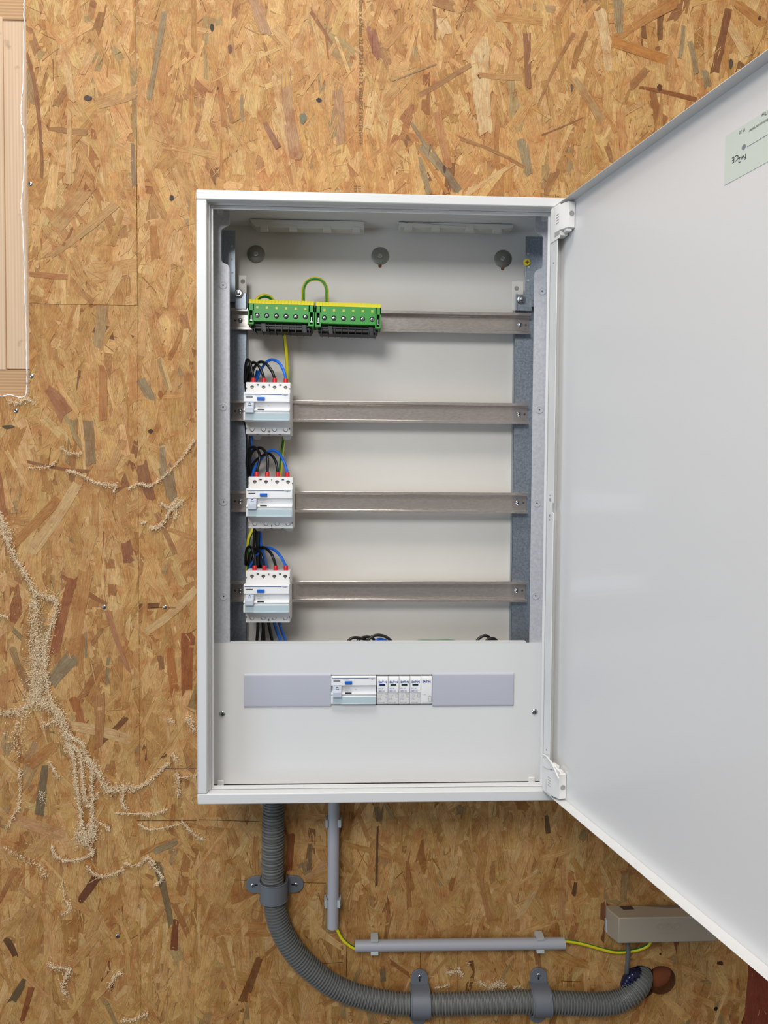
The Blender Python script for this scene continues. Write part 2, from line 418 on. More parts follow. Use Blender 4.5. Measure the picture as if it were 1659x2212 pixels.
# the strands that stand out in the photograph: ends, width, colour
TAN, LIGHT, CREAM = (208, 164, 110), (228, 190, 138), (234, 204, 158)
BROWN, REDB, DARK, GREY, ORANGE, PINK = (176, 128, 80), (154, 104, 66), (104, 72, 46), (162, 144, 112), (194, 136, 74), (194, 152, 116)
MARKED = [
 (61,58,80,110,16,BROWN),(57,115,78,200,8,REDB),(78,200,88,300,8,REDB),(87,300,90,385,7,REDB),(121,228,146,185,13,BROWN),(138,95,157,220,16,LIGHT),
 (150,245,148,398,11,LIGHT),(104,277,188,287,12,BROWN),(212,224,294,198,24,TAN),(356,24,322,216,12,GREY),(287,310,290,400,9,(150,124,98)),(330,490,336,560,18,ORANGE),
 (120,490,188,410,30,TAN),(108,552,249,442,16,TAN),(137,530,158,490,5,REDB),(548,-10,576,76,24,PINK),(617,160,640,342,24,PINK),(592,165,630,352,13,LIGHT),
 (800,60,816,126,19,(168,112,88)),(572,265,602,320,12,(160,112,86)),(523,205,524,262,6,GREY),(729,195,736,310,20,PINK),(492,222,501,266,9,BROWN),(765,205,780,228,10,BROWN),
 (1138,72,1141,190,15,REDB),(904,208,1016,141,11,BROWN),(1034,162,1128,166,12,(204,154,98)),(846,176,942,139,3,GREY),(869,269,966,418,8,ORANGE),
 (889,266,922,320,8,GREY),(912,312,952,362,22,GREY),(945,350,990,414,16,(140,126,104)),(944,243,969,362,17,(196,140,92)),(994,300,1104,345,7,BROWN),(1100,343,1145,366,7,BROWN),
 (1008,420,1113,352,10,LIGHT),(1178,421,1203,364,16,BROWN),(1161,232,1240,72,7,BROWN),(1127,304,1142,378,20,GREY),(1240,168,1300,262,18,(196,160,112)),
 (939,84,938,20,6,REDB),(936,2,978,14,20,BROWN),(904,341,927,420,12,GREY),(1038,85,1050,284,36,CREAM),(950,40,966,76,26,CREAM),(818,92,838,138,14,BROWN),
 (1170,292,1260,254,3,REDB),(829,104,876,48,18,(204,150,92)),(1322,88,1460,6,19,ORANGE),(1324,92,1473,142,22,(202,136,68)),(1335,-5,1337,72,20,GREY),(1381,189,1504,216,9,(150,88,46)),
 (1398,148,1360,190,16,BROWN),(1590,6,1650,54,22,ORANGE),(1476,55,1467,127,9,GREY),(1490,88,1504,157,12,GREY),(1521,150,1529,186,15,GREY),(1566,38,1615,122,20,LIGHT),
 (1310,315,1324,354,12,BROWN),(1294,22,1314,152,22,CREAM),(106,838,141,895,28,(176,116,76)),(222,790,222,906,18,(196,134,80)),(189,908,196,1002,22,(160,134,98)),(304,820,330,864,20,GREY),
 (350,958,358,1030,13,GREY),(356,1010,374,1080,26,(156,132,98)),(306,1004,328,1080,24,REDB),(338,1108,379,1197,11,BROWN),(65,1192,167,1045,24,LIGHT),(26,1178,125,1079,20,ORANGE),
 (236,1030,270,950,16,TAN),(60,997,191,1018,7,REDB),(272,1172,278,1212,22,(160,100,66)),(157,1250,118,1412,20,(170,104,62)),(186,1232,157,1416,26,(206,150,88)),(108,1478,162,1416,30,(156,140,112)),
 (185,1366,185,1421,5,GREY),(235,1420,232,1476,8,GREY),(193,1395,221,1358,9,BROWN),(232,1318,279,1452,11,(186,128,90)),(407,1368,404,1490,26,(164,92,44)),(368,1400,378,1492,18,(190,118,58)),
 (314,1367,425,1272,18,LIGHT),(345,1415,350,1445,12,REDB),(40,1438,66,1492,18,BROWN),(158,1508,178,1572,18,(182,112,60)),(155,1568,277,1597,22,LIGHT),(213,1498,213,1610,22,(190,136,84)),
 (98,1655,85,1762,18,(128,114,88)),(63,1652,122,1606,24,ORANGE),(26,1766,140,1806,26,(214,164,116)),(333,1839,383,1819,14,GREY),(337,1862,369,1996,15,(136,118,88)),(381,1985,377,2052,15,(132,72,40)),
 (172,1946,207,1897,17,(112,60,36)),(14,2027,35,2068,14,DARK),(54,2116,27,2162,15,(104,84,58)),(68,2133,47,2209,12,(150,84,44)),(225,2058,180,2210,24,(200,148,88)),
 (818,1744,818,1771,18,(132,108,80)),(816,1785,813,1912,5,DARK),(671,1822,667,1877,9,(130,104,74)),(826,2092,828,2120,12,(120,104,74)),(660,1897,708,1862,13,(206,158,112)),
 (1215,1868,1212,1986,14,(206,154,102)),(1243,1905,1238,1935,9,DARK),(1640,2080,1636,2240,66,(142,62,46)),(1180,1760,1184,1800,10,DARK),(628,1800,624,1880,16,(150,86,48)),  # last, red-brown strand has shadow mixed into its wood colour
 (1118,1984,1152,1925,14,LIGHT),(880,1860,884,1960,10,(176,118,70)),(1040,1900,1060,1990,12,(196,140,90)),(30,640,26,700,9,BROWN)]
for i, (x0, y0, x1, y1, w, c) in enumerate(MARKED):
    a = at(x0, y0, 0); b = at(x1, y1, 0); d = b - a; L = math.hypot(d.x, d.z)
    ang = math.atan2(-d.x, d.z)
    mid = (a + b) / 2
    if ang > math.pi / 2: ang -= math.pi
    if ang < -math.pi / 2: ang += math.pi
    add_strand(None, mid.x, mid.z, L, w / 1.28 / 1000, ang, -.00078 - (i % 7) * .00003, [lin((q * .86 + t_ * .14) * g_) for q, t_, g_ in zip([q0 * .93 for q0 in c], (190, 144, 92), (1.0, .98, .93))], .35 if w > 10 else .1, random.uniform(-1, 1) * L * .03, .7)
for (x, y, rx, rz, c) in [(190,212,9,6,(84,66,60)),(371,428,5,7,(70,54,48)),(458,60,5,8,(56,44,32)),(689,217,6,5,(60,44,44)),(655,256,8,14,(120,118,96)),(497,105,5,10,(128,86,64)),(1425,190,7,8,(104,58,28)),
                          (1578,139,5,12,(90,74,60)),(18,922,14,5,(90,76,50)),(325,932,6,5,(84,60,40)),(347,852,6,9,(160,96,46)),(1036,165,5,6,(90,48,24)),(1235,190,4,8,(110,80,60)),(1546,2178,5,5,(40,24,14)),
                          (471,191,3,3,(96,60,36)),(1426,2060,2.5,2.5,(50,30,18)),(960,365,4,9,(90,60,40)),(1640,40,4,5,(90,60,40)),(1420,105,7,5,(140,90,46)),(1555,2080,9,5,(84,50,28))]:
    p = at(x, y, 0); n = 11
    poly = [(p.x + rx * .00078 * math.cos(2 * math.pi * k / n) * random.uniform(.7, 1.15), p.z + rz * .00078 * math.sin(2 * math.pi * k / n) * random.uniform(.7, 1.15)) for k in range(n)]
    emit([poly], -.00098, p.x, p.z, 0, 0, [lin(q) for q in c], 0, (random.random() * 99, 5))
# pencil marks and saw lines scratched in the board
for (x0, y0, x1, y1) in [(505,1900,533,1901),(655,1906,704,1907),(908,2058,908,2092),(989,2058,989,2140),(1164,2058,1164,2086),(209,1311,218,1311),(325,1312,350,1312),(364,1313,380,1313),
                         (340,1660,425,1660),(296,1772,425,1772),(672,2082,740,2078),(750,1990,748,2110),(1212,2118,1256,2120),(1170,2140,1190,2140),(430,1770,560,1774)]:
    a = at(x0, y0, 0); b = at(x1, y1, 0); d = Vector((b.x - a.x, 0, b.z - a.z)); L = d.length; ang = math.atan2(-d.x, d.z); mid = (a + b) / 2
    ca, sa = math.cos(ang), math.sin(ang); w = .00042
    emit([[(mid.x + u * ca - v * sa, mid.z + u * sa + v * ca) for (u, v) in ((-w, -L / 2), (w, -L / 2), (w, L / 2), (-w, L / 2))]], -.00102, mid.x, mid.z, ang, 0, [lin(q) for q in (62, 42, 28)], 0, (3, 3))
me = bpy.data.meshes.new('wall_back'); nb = len(wf)
# board thickness around the opening and the conduit holes, and the back of the boards
def liner(poly, y0, y1, closed=True, col=(186, 140, 92)):
    n = len(poly)
    for k in range(n if closed else n - 1):
        a = poly[k]; b = poly[(k + 1) % n]; i = len(wv)
        for (p, y) in ((a, y0), (b, y0), (b, y1), (a, y1)):
            wv.append((p[0], y, p[1])); wuv.append((p[0] * 1000, y * 1000)); wcol.append(tuple(lin(q) for q in col) + (.2,))
        wf.append((i, i + 1, i + 2, i + 3))
liner([(XL, OPEN_Z), (OPEN_X, OPEN_Z), (OPEN_X, ZT)], -.0002, .018, False)
def outside(p, c, r): return math.hypot(p[0] - c.x, p[1] - c.z) > r
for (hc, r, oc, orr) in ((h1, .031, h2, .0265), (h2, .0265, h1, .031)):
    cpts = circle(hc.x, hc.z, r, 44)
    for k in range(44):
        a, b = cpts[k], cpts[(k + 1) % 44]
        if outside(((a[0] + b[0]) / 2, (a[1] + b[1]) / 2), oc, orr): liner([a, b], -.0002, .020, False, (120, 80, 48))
me.from_pydata(wv, [], wf)
me.materials.append(OSB)
ul = me.uv_layers.new(name='UVMap'); ca_ = me.color_attributes.new('strand', 'FLOAT_COLOR', 'POINT')
flat = []
for c in wcol: flat += c
ca_.data.foreach_set('color', flat)
li = [0] * len(me.loops); me.loops.foreach_get('vertex_index', li)
fu = []
for i in li: fu += wuv[i]
ul.data.foreach_set('uv', fu)
wall = bpy.data.objects.new('wall_back', me); COL.objects.link(wall); struct(wall)
# dark cavity board behind the sheets (seen only through seams and holes)
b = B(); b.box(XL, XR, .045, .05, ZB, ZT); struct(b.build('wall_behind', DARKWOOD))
b = B(); q = at(1440, 2110, .03); b.box(q.x - .026, q.x + .05, .028, .036, q.z - .12, q.z + .12)
tag(b.build('cladding_board', mat('red_board', rgb(168, 96, 62), .7, noise=(30, .12, (1, 1, .2)))), 'reddish brown board seen through the hole beside the grey corrugated pipe', 'board')
# printed line on the board
Rz = Matrix.Rotation(math.pi / 2, 4, 'Y')
p = at(778.5, 313, -.0013)
text('lettering', '2050mm x 675mm 22.07.2013 14:21 K VERLEGE UNTERSEITE', .0106, (p.x - .0035, -.0013, p.z), mat('board_print', rgb(128, 98, 66), .8), wall, rot=Rz, align='RIGHT', sx_=.93)
p = at(757, 2186, -.0013)
text('lettering', 'H O', .0112, (p.x - .004, -.0013, p.z), MATS['board_print'], wall, rot=Rz)
b = B()
for k in range(3):
    p = at(772, 402 + k * 5, -.0013); b.box(p.x - .006, p.x - .001, -.0013, -.0011, p.z - .0008, p.z + .0008); b.box(p.x + .001, p.x + .006, -.0013, -.0011, p.z - .0004, p.z + .0004)
b.build('stamp', MATS['board_print'], wall)

# ------------------------------------------------------------------ pine boards in the opening
def pine_mat(name, vertical, base):
    m = bpy.data.materials.new(name); m.use_nodes = True; n = m.node_tree; L = n.links; bs = n.nodes['Principled BSDF']
    t = n.nodes.new('ShaderNodeTexCoord'); mp = n.nodes.new('ShaderNodeMapping')
    mp.inputs['Scale'].default_value = (260, 20, 6) if vertical else (6, 20, 300)
    nz = n.nodes.new('ShaderNodeTexNoise'); nz.inputs['Scale'].default_value = 1; nz.inputs['Detail'].default_value = 3
    wv_ = n.nodes.new('ShaderNodeTexWave'); wv_.bands_direction = 'X' if vertical else 'Z'; wv_.inputs['Scale'].default_value = 60; wv_.inputs['Distortion'].default_value = 2
    mp2 = n.nodes.new('ShaderNodeMapping'); mp2.inputs['Scale'].default_value = (1, 1, .05) if vertical else (.05, 1, 1)
    L.new(t.outputs['Object'], mp.inputs[0]); L.new(mp.outputs[0], nz.inputs['Vector']); L.new(t.outputs['Object'], mp2.inputs[0]); L.new(mp2.outputs[0], wv_.inputs['Vector'])
    kn = n.nodes.new('ShaderNodeTexNoise'); kn.inputs['Scale'].default_value = 35; kn.inputs['Detail'].default_value = 3; L.new(t.outputs['Object'], kn.inputs['Vector'])
    r = n.nodes.new('ShaderNodeMapRange'); r.inputs[3].default_value = .84; r.inputs[4].default_value = 1.1; L.new(nz.outputs['Fac'], r.inputs[0])
    r2 = n.nodes.new('ShaderNodeMapRange'); r2.inputs[3].default_value = .88 if vertical else .72; r2.inputs[4].default_value = 1.0; L.new(wv_.outputs['Fac'], r2.inputs[0])
    r3 = n.nodes.new('ShaderNodeMapRange'); r3.inputs[1].default_value = .66; r3.inputs[2].default_value = .78; r3.inputs[3].default_value = 1; r3.inputs[4].default_value = .6; L.new(kn.outputs['Fac'], r3.inputs[0])
    a = n.nodes.new('ShaderNodeMath'); a.operation = 'MULTIPLY'; L.new(r.outputs[0], a.inputs[0]); L.new(r2.outputs[0], a.inputs[1])
    a2 = n.nodes.new('ShaderNodeMath'); a2.operation = 'MULTIPLY'; L.new(a.outputs[0], a2.inputs[0]); L.new(r3.outputs[0], a2.inputs[1])
    mx = n.nodes.new('ShaderNodeMix'); mx.data_type = 'RGBA'; mx.blend_type = 'MULTIPLY'; mx.inputs[0].default_value = 1; mx.inputs[6].default_value = base
    L.new(a2.outputs[0], mx.inputs[7]); L.new(mx.outputs[2], bs.inputs['Base Color']); bs.inputs['Roughness'].default_value = .65
    return m
PINEV = pine_mat('planed_pine', True, rgb(216, 184, 150)); PINEH = pine_mat('pine_across', False, rgb(200, 158, 112))
def board(px0, px1, py0, py1, Y, m, label, dx=0):
    a = at(px0, py1, Y); c = at(px1, py0, Y); b = B(); b.box(a.x - dx, c.x, Y, Y + .022, a.z, c.z)
    return tag(b.build('pine_board', m, bevel=.0012), label, 'board')
board(-160, 64, -460, 37, .012, PINEH, 'horizontal pine board at the top of the opening at left', dx=.40)
board(7.5, 66, 41, 797, .014, PINEV, 'wide upright planed pine board in the wall opening')
board(-160, 5, 36, 797, .011, PINEV, 'upright pine board cut by the left picture edge', dx=.40)
board(-160, 66, 799, 900, .012, PINEH, 'horizontal ribbed pine board at the bottom of the opening', dx=.40)
b = B()
path = [(56,-60),(52,0),(52,50),(50,180),(47,215),(46,262),(51,282),(53,330),(50,400),(46,445),(50,500),(54,620),(57,720),(58,790),(57,848),(45,858),(20,853),(0,856),(-60,855)]
pts = smooth_path([at(x, y, -.0002) for x, y in path], 10)
pts = [p + Vector((random.uniform(-1, 1) * .0005, 0, random.uniform(-1, 1) * .0005)) for p in pts]
b.tube(pts, .0011, 6, rf=lambda L: .0011 + .0004 * math.sin(L * 900) + random.uniform(-1, 1) * .0002)
tag(b.build('torn_foil_edge', FOIL), 'thin white torn foil strip along the edge of the wall opening', 'foil')

def screw_head(b, c, r, h, axis=(0, -1, 0), m=0, m2=1):
    c = Vector(c)
    b.lathe(c, axis, [(r * .97, 0), (r, h * .3), (r * .8, h * .8), (r * .4, h)], 18, m)
    c2 = c + Vector(axis).normalized() * (h * 1.0)
    if abs(axis[1]) > .5:
        y = c2.y; s_ = r * .55; t = r * .13
        b.box(c.x - s_, c.x + s_, y - .00012, y + .0002, c.z - t, c.z + t, m2); b.box(c.x - t, c.x + t, y - .00013, y + .0002, c.z - s_, c.z + s_, m2)
    return b
for (x, y, lab) in [(225,1311,'small silver screw in the board, left of two level with the bottom rail'),(357,1311,'small silver screw near the cabinet, right of two level with the bottom rail'),
                    (68,812,'small screw right of the bottom corner of the wall opening'),(34,887,'small screw below the bottom edge of the wall opening'),
                    (65,397,'dark screw beside the foil edge at upper left'),(254,2022,'small dusty pale screw low on the board at lower left')]:
    p = at(x, y, -.001); b = B(); screw_head(b, p, .0034, .0009)
    tag(b.build('wood_screw', [CHROME, DARKHOLE]), lab, 'screw')

# ================================================================== CABINET
cab = thing('distribution_cabinet', 'large white wall-mounted electrical cabinet with its door swung open', 'electrical cabinet', (0, 0, -.4594))
HX, HZ, FY = .275, .4594, -.161
T = .0014
b = B()                                              # housing shell
e_ = .0004; b.box(-HX + e_, -HX + T, FY + .0145, -.001, -HZ + e_, HZ - e_); b.box(HX - T, HX - e_, FY + .0145, -.001, -HZ + e_, HZ - e_)
b.box(-HX + T, HX - T, FY + .0145, -.001, HZ - T, HZ - e_); b.box(-HX + T, HX - T, FY + .0145, -.001, -HZ + e_, -HZ + T)
b.build('housing', WHITE, cab)
b = B(); b.box(-HX + T, HX - T, -.0080, -.0070, -HZ + T, HZ - T); b.build('back_panel', WHITE_IN, cab)
FW = .0153
def frame_bar(x0, x1, z0, z1): return B().box(x0, x1, FY, FY + .015, z0, z1)
for (x0, x1, z0, z1) in ((-HX, HX, HZ - FW + .0010, HZ), (-HX, HX, -HZ, -HZ + FW + .001), (-HX, -HX + FW, -HZ + FW + .0012, HZ - FW + .0008), (HX - FW, HX, -HZ + FW + .0012, HZ - FW + .0008)):
    frame_bar(x0, x1, z0, z1).build('frame_bar', WHITE, cab, bevel=.0016)
# stepped rebate inside the frame
b = B()
def ring(b, xo, zo, xi, zi, y0, y1):
    b.box(-xo, -xi, y0, y1, -zo, zo); b.box(xi, xo, y0, y1, -zo, zo); b.box(-xi, xi, y0, y1, zi, zo); b.box(-xi, xi, y0, y1, -zo, -zi)
ring(b, HX - .002, HZ - .002, .2568, .4420, -.1465, -.1448); ring(b, .2576, .4428, .2568, .4420, -.1465, -.1385); ring(b, .2576, .4428, .2538, .4385, -.1400, -.1385)
b.build('rebate', WHITE, cab, bevel=.0005)
for sx_ in (-1, 1):                                  # cover catches in the bottom corners
    b = B(); b.box(sx_ * .2500 - .0055, sx_ * .2500 + .0055, -.1035, -.1005, -.4535, -.4445); b.build('cover_catch', PLASTIC, cab, bevel=.002)
# cable entry plates hanging from the top
for (px0, px1, tabs, sl) in ((540, 787, (570, 633, 707, 770), 1), (862, 1108, (882, 941, 1015, 1075), -1)):
    Y = -.045; zt = .4570
    a = at(px0, 488, Y); c = at(px1, 497, Y); zb = (a.z + c.z) / 2
    pl = [(a.x, zt), (c.x, zt), (c.x, zb + .003), (c.x - .016 if sl < 0 else c.x, zb)]
    pl += [(a.x + (.010 if sl > 0 else 0.002), zb), (a.x, zb + .008)]
    b = B(); b.prism(pl, Y, Y + .025)
    for tx in tabs:
        q = at(tx, 495, Y); b.box(q.x - .0065, q.x + .0065, Y - .0005, Y + .01, zb - .0048, zb + .004)
    b.build('cable_entry_plate', mat('entry_plate', rgb(214, 208, 196), .45), cab, bevel=.001)
# mounting washers and their screws
for (x, y) in ((553, 549), (821, 553), (1086, 559)):
    p = at(x, y, -.0085); w = B(); w.lathe((p.x, -.0081, p.z), (0, -1, 0), [(.0148, 0), (.0148, .0010), (.0142, .0014), (.003, .0016)], 40)
    wo_ = w.build('washer', WASHER, cab)
    s_ = B(); s_.lathe((p.x, -.0095, p.z), (0, -1, 0), [(.0042, 0), (.0038, .0012), (.0022, .0014), (.002, .0006)], 16); s_.build('screw_head', CHROME, wo_)
    if x > 600:
        k_ = B(); k_.lathe((p.x, -.0082, p.z - .0165), (0, -1, 0), [(.0031, 0), (.0031, .0002)], 14); k_.build('keyhole_slot', RUST, cab)
# uprights
def rounded(pts, r=.006, n=5):
    out = []; N = len(pts)
    for i in range(N):
        p = Vector(pts[i]); a = Vector(pts[i - 1]) - p; c = Vector(pts[(i + 1) % N]) - p
        rr = min(r, a.length * .45, c.length * .45); a.normalize(); c.normalize()
        p0 = p + a * rr; p1 = p + c * rr
        for k in range(n + 1):
            t = k / n; out.append(tuple(p0 * (1 - t) ** 2 + p * 2 * t * (1 - t) + p1 * t * t))
    return out
for side in (-1, 1):
    def X(v): return v if side < 0 else -v + (-.2356 + .2438)
    xo, xi, xc, ztop = -.2645, -.2356, -.2485, .4535
    outline = [(xo, -.452), (xi, -.452), (xi, .3640), (xi - .003, .3680), (xc, .3720), (xc, .4225), (xi - .003, .4270), (xi, .4300), (xi, ztop), (xi - .010, ztop), (xi - .010, .4440), (xi - .019, .4440), (xi - .019, ztop), (xo, ztop)]
    if side > 0: outline = [(X(x_), z_) for x_, z_ in outline]
    b = B(); b.prism(rounded(outline, .0045), -.0985, -.0970)
    x0, x1 = sorted((X(xo), X(xo + .0015))); b.box(x0, x1, -.0970, -.036, -.452, .445)
    up = b.build('upright', GALV, cab, bevel=.0004)
    b = B()
    xr = -.2190 if side < 0 else -.2190
    xin = (at(533, 1000, -.022).x, xo) if side < 0 else (at(1108, 1000, -.022).x, X(xo))
    x0, x1 = sorted(xin)
    xa = at(533, 640, -.036).x if side < 0 else at(1111, 640, -.036).x
    # rear flange with a foot, foot only between the brackets
    b.box(x0 if side < 0 else at(1135, 560, -.036).x, x1 if side > 0 else at(508.4, 560, -.036).x, -.0365, -.0350, .325, .4410)
    b.box(x0, x1, -.0225, -.0215, -.452, .345); xe0, xe1 = (x1 - .0012, x1) if side < 0 else (x0, x0 + .0012); b.box(xe0, xe1, -.0225, -.0085, -.452, .345)
    b.build('rear_flange', GALVD, up, bevel=.0004)
    for (x, y) in (((482, 616), (482, 879), (483, 1084), (483, 1288)) if side < 0 else ((1171, 629), (1165, 885), (1160, 1087), (1157, 1287))):
        p = at(x, y, -.0985)
        r_b = B(); r_b.lathe((p.x, -.0988, p.z), (0, -1, 0), [(.0062, 0), (.0060, .0005), (.0050, .0006), (.0047, .0001), (.0022, .0001), (.0018, .0001)], 24); rv = r_b.build('rivet', GALV, up)
        d_ = B(); d_.lathe((p.x, -.0989, p.z), (0, -1, 0), [(.0013, 0), (.0012, .0004)], 12); d_.build('rivet_centre', mat('dark_steel', rgb(84, 84, 86), .5, .4), rv)
    for (x, y) in (((501, 532), (501, 560), (502, 589)) if side < 0 else ((1141, 548), (1142, 576), (1141, 605))):
        p = at(x, y, -.0366); h_ = B(); h_.lathe((p.x, -.0364, p.z), (0, -1, 0), [(.0019, 0), (.0017, .0003)], 12); h_.build('punched_hole', mat('punch_bright', rgb(200, 200, 196), .5, .2), up)
# brackets with the nuts at the top of the uprights
for side in (-1, 1):
    if side < 0: a = at(508, 633, -.037); c = at(533, 668, -.037); wa = at(516, 595, -.030); wc = at(533, 662, -.030); nut = at(516, 635, -.038)
    else: a = at(1114, 636, -.037); c = at(1148, 672, -.037); wa = at(1106, 608, -.030); wc = at(1130, 672, -.030); nut = at(1126, 648, -.038)
    b = B(); b.box(wa.x, wc.x, -.0320, -.0305, wc.z, wa.z)
    wb = b.build('bracket_strip', WHITE_IN, cab, bevel=.0008)
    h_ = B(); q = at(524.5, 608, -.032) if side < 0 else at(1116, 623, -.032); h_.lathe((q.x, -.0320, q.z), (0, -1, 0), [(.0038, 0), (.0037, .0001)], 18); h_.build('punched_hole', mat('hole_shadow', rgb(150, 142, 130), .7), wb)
    b = B(); b.box(a.x, c.x, -.0385, -.0370, c.z, a.z)
    if side < 0: b.box(c.x - .0015, c.x, -.0385, -.030, c.z, a.z)
    else: b.box(a.x, a.x + .0015, -.0440, -.0370, c.z, a.z)
    br = b.build('bracket', GALVD, cab, bevel=.0003)
    b = B(); b.lathe((nut.x, -.0385, nut.z), (0, -1, 0), [(.0074, 0), (.0074, .001), (.0068, .0014)], 24)
    b.prism([(nut.x + .0058 * math.cos(math.pi / 3 * k), nut.z + .0058 * math.sin(math.pi / 3 * k)) for k in range(6)], -.0445, -.0395)
    b.lathe((nut.x, -.044, nut.z), (0, -1, 0), [(.0033, 0), (.0033, .0030), (.0026, .0036)], 18)
    b.build('hex_nut', CHROME, br, bevel=.0003)
# DIN rails
RZ = [.2974 - .15 * k for k in range(5)]
RY = -.0370
RAILX = [(-.2440, .2540), (-.2440, .2525), (-.2440, .2525), (-.2440, .2530), (-.2440, .2530)]
for k, z in enumerate(RZ):
    d = .0135; w = .0009
    prof = [(RY, z + .0175), (RY, z + .0128), (RY + d, z + .0128), (RY + d, z - .0128), (RY, z - .0128), (RY, z - .0175),
            (RY + w, z - .0175), (RY + w, z - .0137), (RY + d + w, z - .0137), (RY + d + w, z + .0137), (RY + w, z + .0137), (RY + w, z + .0175)]
    b = B(); b.prism(prof, RAILX[k][0], RAILX[k][1], 'x')
    rail = b.build('mounting_rail', ZINC, cab, bevel=.0004, seg=3)
    for (xs) in (-.2300, .2385):
        s_ = B(); screw_head(s_, (xs + (0 if xs < 0 else .0), RY + d, z), .0040, .0028); s_.build('rail_screw', [CHROME, mat('screw_slot', rgb(60, 62, 66), .5, .5)], rail)
    for (xs, zz) in ((.2480, 0), (-.2385, 0)):
        h_ = B(); h_.lathe((xs, RY + d, z + zz), (0, -1, 0), [(.0019, 0), (.0018, .0002)], 12); h_.build('punched_hole', MATS['dark_steel'], rail)
# yellow-headed screw resting at the right upright
p = at(1138, 567, -.038); b = B()
b.lathe((p.x, -.0370, p.z), (0, -1, 0), [(.0062, 0), (.0062, .0012), (.0052, .0030), (.002, .0034)], 22)
b.box(p.x - .0030, p.x + .0030, -.0406, -.0400, p.z - .0007, p.z + .0007, 1); b.box(p.x - .0007, p.x + .0007, -.0407, -.0400, p.z - .0030, p.z + .0030, 1)
b.build('cross_head_screw', [YSCREW, mat('brown_slot', rgb(110, 50, 20), .6)], cab)['label'] = 'yellow cross head screw'
# front cover with its slot
CY = -.1000
CX0, CX1, CZ0, CZ1 = -.2628, .2650, -.4520, -.2243
SX0, SX1, SZ0, SZ1 = -.2130, .2185, -.3258, -.2768
BZ0, BZ1 = -.3286, -.2748
b = B()
ov = [(CX0, CZ0), (CX1, CZ0), (CX1, CZ1 - .0015), (CX1 - .026, CZ1 - .0015), (CX1 - .028, CZ1), (CX0 + .028, CZ1), (CX0 + .026, CZ1 - .0015), (CX0, CZ1 - .0015)]
i0 = len(b.v)
b.box(CX0, SX0, CY, CY + .0012, CZ0, CZ1 - .0015); b.box(SX1, CX1, CY, CY + .0012, CZ0, CZ1 - .0015)
b.box(SX0, SX1, CY, CY + .0012, SZ1, CZ1 - .0015); b.box(SX0, SX1, CY, CY + .0012, CZ0, SZ0)
b.box(CX0 + .027, CX1 - .027, CY, CY + .012, CZ1 - .0017, CZ1)
b.box(SX0, SX1, CY + .0004, CY + .006, SZ1, SZ1 + .001)
cover = b.build('front_cover', WHITE, cab)
for (x0, x1) in ((SX0, -.0750), (.0872, SX1)):
    b = B(); n = 6; r = .004; pts = []
    prof = [(CY + .001, BZ0 - .0004)] + [(CY - .0022 + r * .5 * (1 - math.sin(math.pi / 2 * t / n)), BZ0 + r * (1 - math.cos(math.pi / 2 * t / n))) for t in range(n + 1)]
    prof += [(CY - .0022 + r * .5 * (1 - math.cos(math.pi / 2 * t / n)), BZ1 - r * (1 - math.sin(math.pi / 2 * t / n))) for t in range(n + 1)] + [(CY + .001, BZ1 + .0004)]
    b.prism(prof, x0, x1, 'x'); o = b.build('blanking_strip', LIGHTGREY, cover, bevel=.0004)
    o['label'] = 'light grey blanking strip'
for (x, y) in ((480.4, 1542), (1155, 1537.8)):
    p = at(x, y, CY); s_ = B(); screw_head(s_, (p.x, CY, p.z), .0050, .0022); s_.build('cover_screw', [CHROME, MATS['screw_slot']], cover)

# ------------------------------------------------------------------ door (own axes: x away from hinge, y outward)
DA = math.radians(12.5)
door_rot = math.atan2(-math.cos(DA), math.sin(DA))
DZ = .4415; DW = .5180; DT = .0160
b = B()
b.box(0, DW, DT, DT + .0012, -DZ, DZ)
b.box(0, DW, 0, DT, DZ - .0011, DZ); b.box(0, DW, 0, DT, -DZ, -DZ + .0011)
b.box(0, .0011, 0, DT, -DZ + .0011, DZ - .0011); b.box(DW - .0011, DW, 0, DT, -DZ + .0011, DZ - .0011)
LW = .0215
zc = -.006
b.prism([(0.0, -DZ + .003), (LW, -DZ + .003), (LW, zc - .008), (LW - .004, zc - .006), (LW - .004, zc + .006), (LW, zc + .008), (LW, DZ - .003), (0.0, DZ - .003)], 0, .0011)
b.box(DW - LW, DW - .0011, 0, .0011, -DZ + .003, DZ - .003)
door = b.build('door', WHITE, cab, local=True, bevel=.0005)
door.location = (.2518, -.1650, .4594); door.rotation_euler = (0, 0, door_rot)
for z_ in (zc + .0185, zc + .012, zc - .012, zc - .0185, .358, -.3745):
    h_ = B(); h_.box(.0090, .0115, -.0002, .0003, z_ - (.0022 if abs(z_ - zc) < .013 else .0009), z_ + (.0022 if abs(z_ - zc) < .013 else .0009))
    h_.build('punched_slot', INKL, door, local=True)
